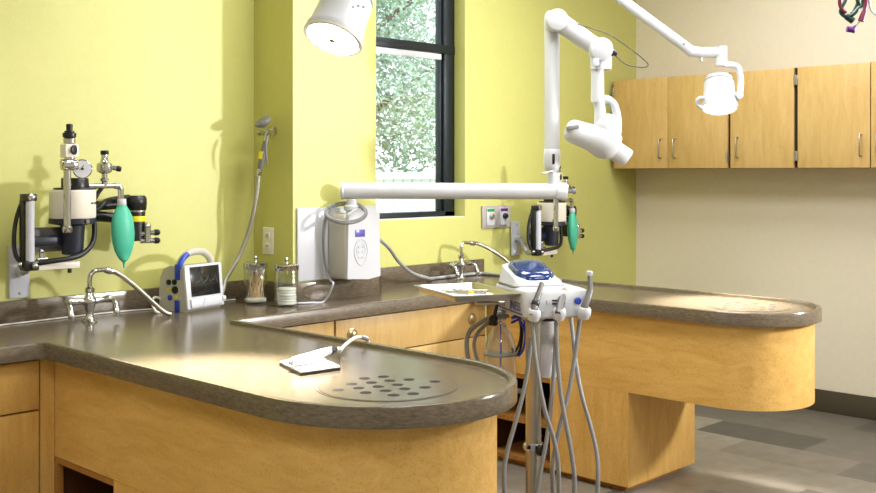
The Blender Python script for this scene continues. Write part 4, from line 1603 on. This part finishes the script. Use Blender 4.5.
def tree(label, x, y, h, r, n, mat, seed):
    rnd = random.Random(seed)
    t = thing('tree', label, 'tree', (x, y, -.12), 0, 'trees outside the window')
    b = MB()
    b.tube([(x, y, -.12), (x + .1, y, h * .3), (x - .05, y + .1, h * .55), (x + .1, y, h * .8)], [.16, .13, .09, .04], 10)
    for i in range(7):
        a = rnd.uniform(0, 2 * PI)
        z = rnd.uniform(.3, .65) * h
        b.tube([(x, y, z), (x + .5 * r * math.cos(a), y + .5 * r * math.sin(a), z + .12 * h), (x + .85 * r * math.cos(a), y + .85 * r * math.sin(a), z + .2 * h)], [.06, .04, .015], 6)
    b.build('trunk', M['bark'], t)
    b = MB()
    bm = b.bm
    cl = []
    for i in range(34):
        v = Vector((rnd.gauss(0, 1), rnd.gauss(0, 1), rnd.gauss(0, 1))).normalized() * rnd.uniform(.35, 1)
        cl.append(Vector((x + v.x * r, y + v.y * r, h * .58 + v.z * h * .46)))
    for i in range(n):
        c0 = rnd.choice(cl)
        v = Vector((rnd.gauss(0, 1), rnd.gauss(0, 1), rnd.gauss(0, 1))).normalized() * (r * .36 * rnd.random() ** .4)
        p = c0 + v
        if p.z < .2:
            continue
        s = rnd.uniform(.03, .06)
        q = Euler((rnd.uniform(-1, 1), rnd.uniform(-1, 1), rnd.uniform(0, 6.3))).to_matrix()
        vs = [bm.verts.new(p + q @ Vector(k)) for k in ((-s, 0, 0), (0, -s * .5, .01), (s, 0, -.015), (0, s * .5, .01))]
        bm.faces.new(vs)
    me = b.build('crown', mat, t, flat=True)
    return t


tree('leafy tree beyond the fence, left part of the window view', 7.2, 11.5, 6.5, 1.9, 26000, M['leaf'], 3)
tree('pale leafy tree beyond the fence, right part of the window view', 9.5, 11.0, 6.0, 1.9, 26000, M['leaf2'], 5)
tree('darker leafy tree standing furthest back in the window view', 9.4, 14.8, 8.0, 2.6, 26000, M['leaf'], 9)

# ------------------------------------------------------------------ light
wd = bpy.data.worlds.new('world')
sc.world = wd
wd.use_nodes = True
nt = wd.node_tree
bg = nt.nodes['Background']
bg.inputs['Color'].default_value = (.86, .95, 1.0, 1)
bg.inputs['Strength'].default_value = 3.0


def area(name, loc, tgt, sx, sy, e, col=(1, 1, 1), spread=180):
    d = bpy.data.lights.new(name, 'AREA')
    d.shape = 'RECTANGLE'
    d.size, d.size_y = sx, sy
    d.energy = e
    d.color = col
    d.spread = rad(spread)
    o = bpy.data.objects.new(name, d)
    COL.objects.link(o)
    o.location = loc
    o.rotation_euler = (Vector(tgt) - Vector(loc)).to_track_quat('-Z', 'Y').to_euler()
    return o


for x, y in ((.3, -.8), (3.0, -.8), (-.4, 1.8), (3.1, 1.5), (3.3, 3.0), (4.7, .6), (4.9, 2.6)):  # unseen fill areas under the ceiling, added to brighten walls and wood fronts
    if 1:
        area('ceiling_fill_light', (x, y, ZC - .03), (x, y, 0), 1.1, .6, 40, (.98, .985, 1))
# strobe on a stand to the right of the camera, out of the picture
kd = bpy.data.lights.new('studio_flash', 'SPOT')
kd.energy = 690
kd.color = (1, .99, .98)
kd.spot_size = rad(68)
kd.spot_blend = .8
kd.shadow_soft_size = .17
ko = bpy.data.objects.new('studio_flash', kd)
COL.objects.link(ko)
ko.location = (5.75, -.47, 2.02)
ko.rotation_euler = (Vector((2.7, 4.2, 1.4)) - ko.location).to_track_quat('-Z', 'Y').to_euler()
spotR.energy = 560
spotR.spot_size = rad(46)
spotR.spot_blend = .9
spotR.shadow_soft_size = .06
spotR.color = (1, .95, .86)
spotL.energy = 850
spotL.spot_size = rad(52)
spotL.spot_blend = .9
spotL.shadow_soft_size = .06
spotL.color = (1, .95, .86)
sn = bpy.data.lights.new('sun', 'SUN')
sn.energy = 4.5
sn.angle = rad(.6)
so = bpy.data.objects.new('sun', sn)
COL.objects.link(so)
so.rotation_euler = Vector((0, 0, -1)).rotation_difference(Vector((.25, .65, -.8))).to_euler()

vs_ = sc.view_settings
vs_.view_transform = 'Standard'
vs_.look = 'None'
vs_.exposure = -.06
vs_.gamma = 1
vs_.use_curve_mapping = False
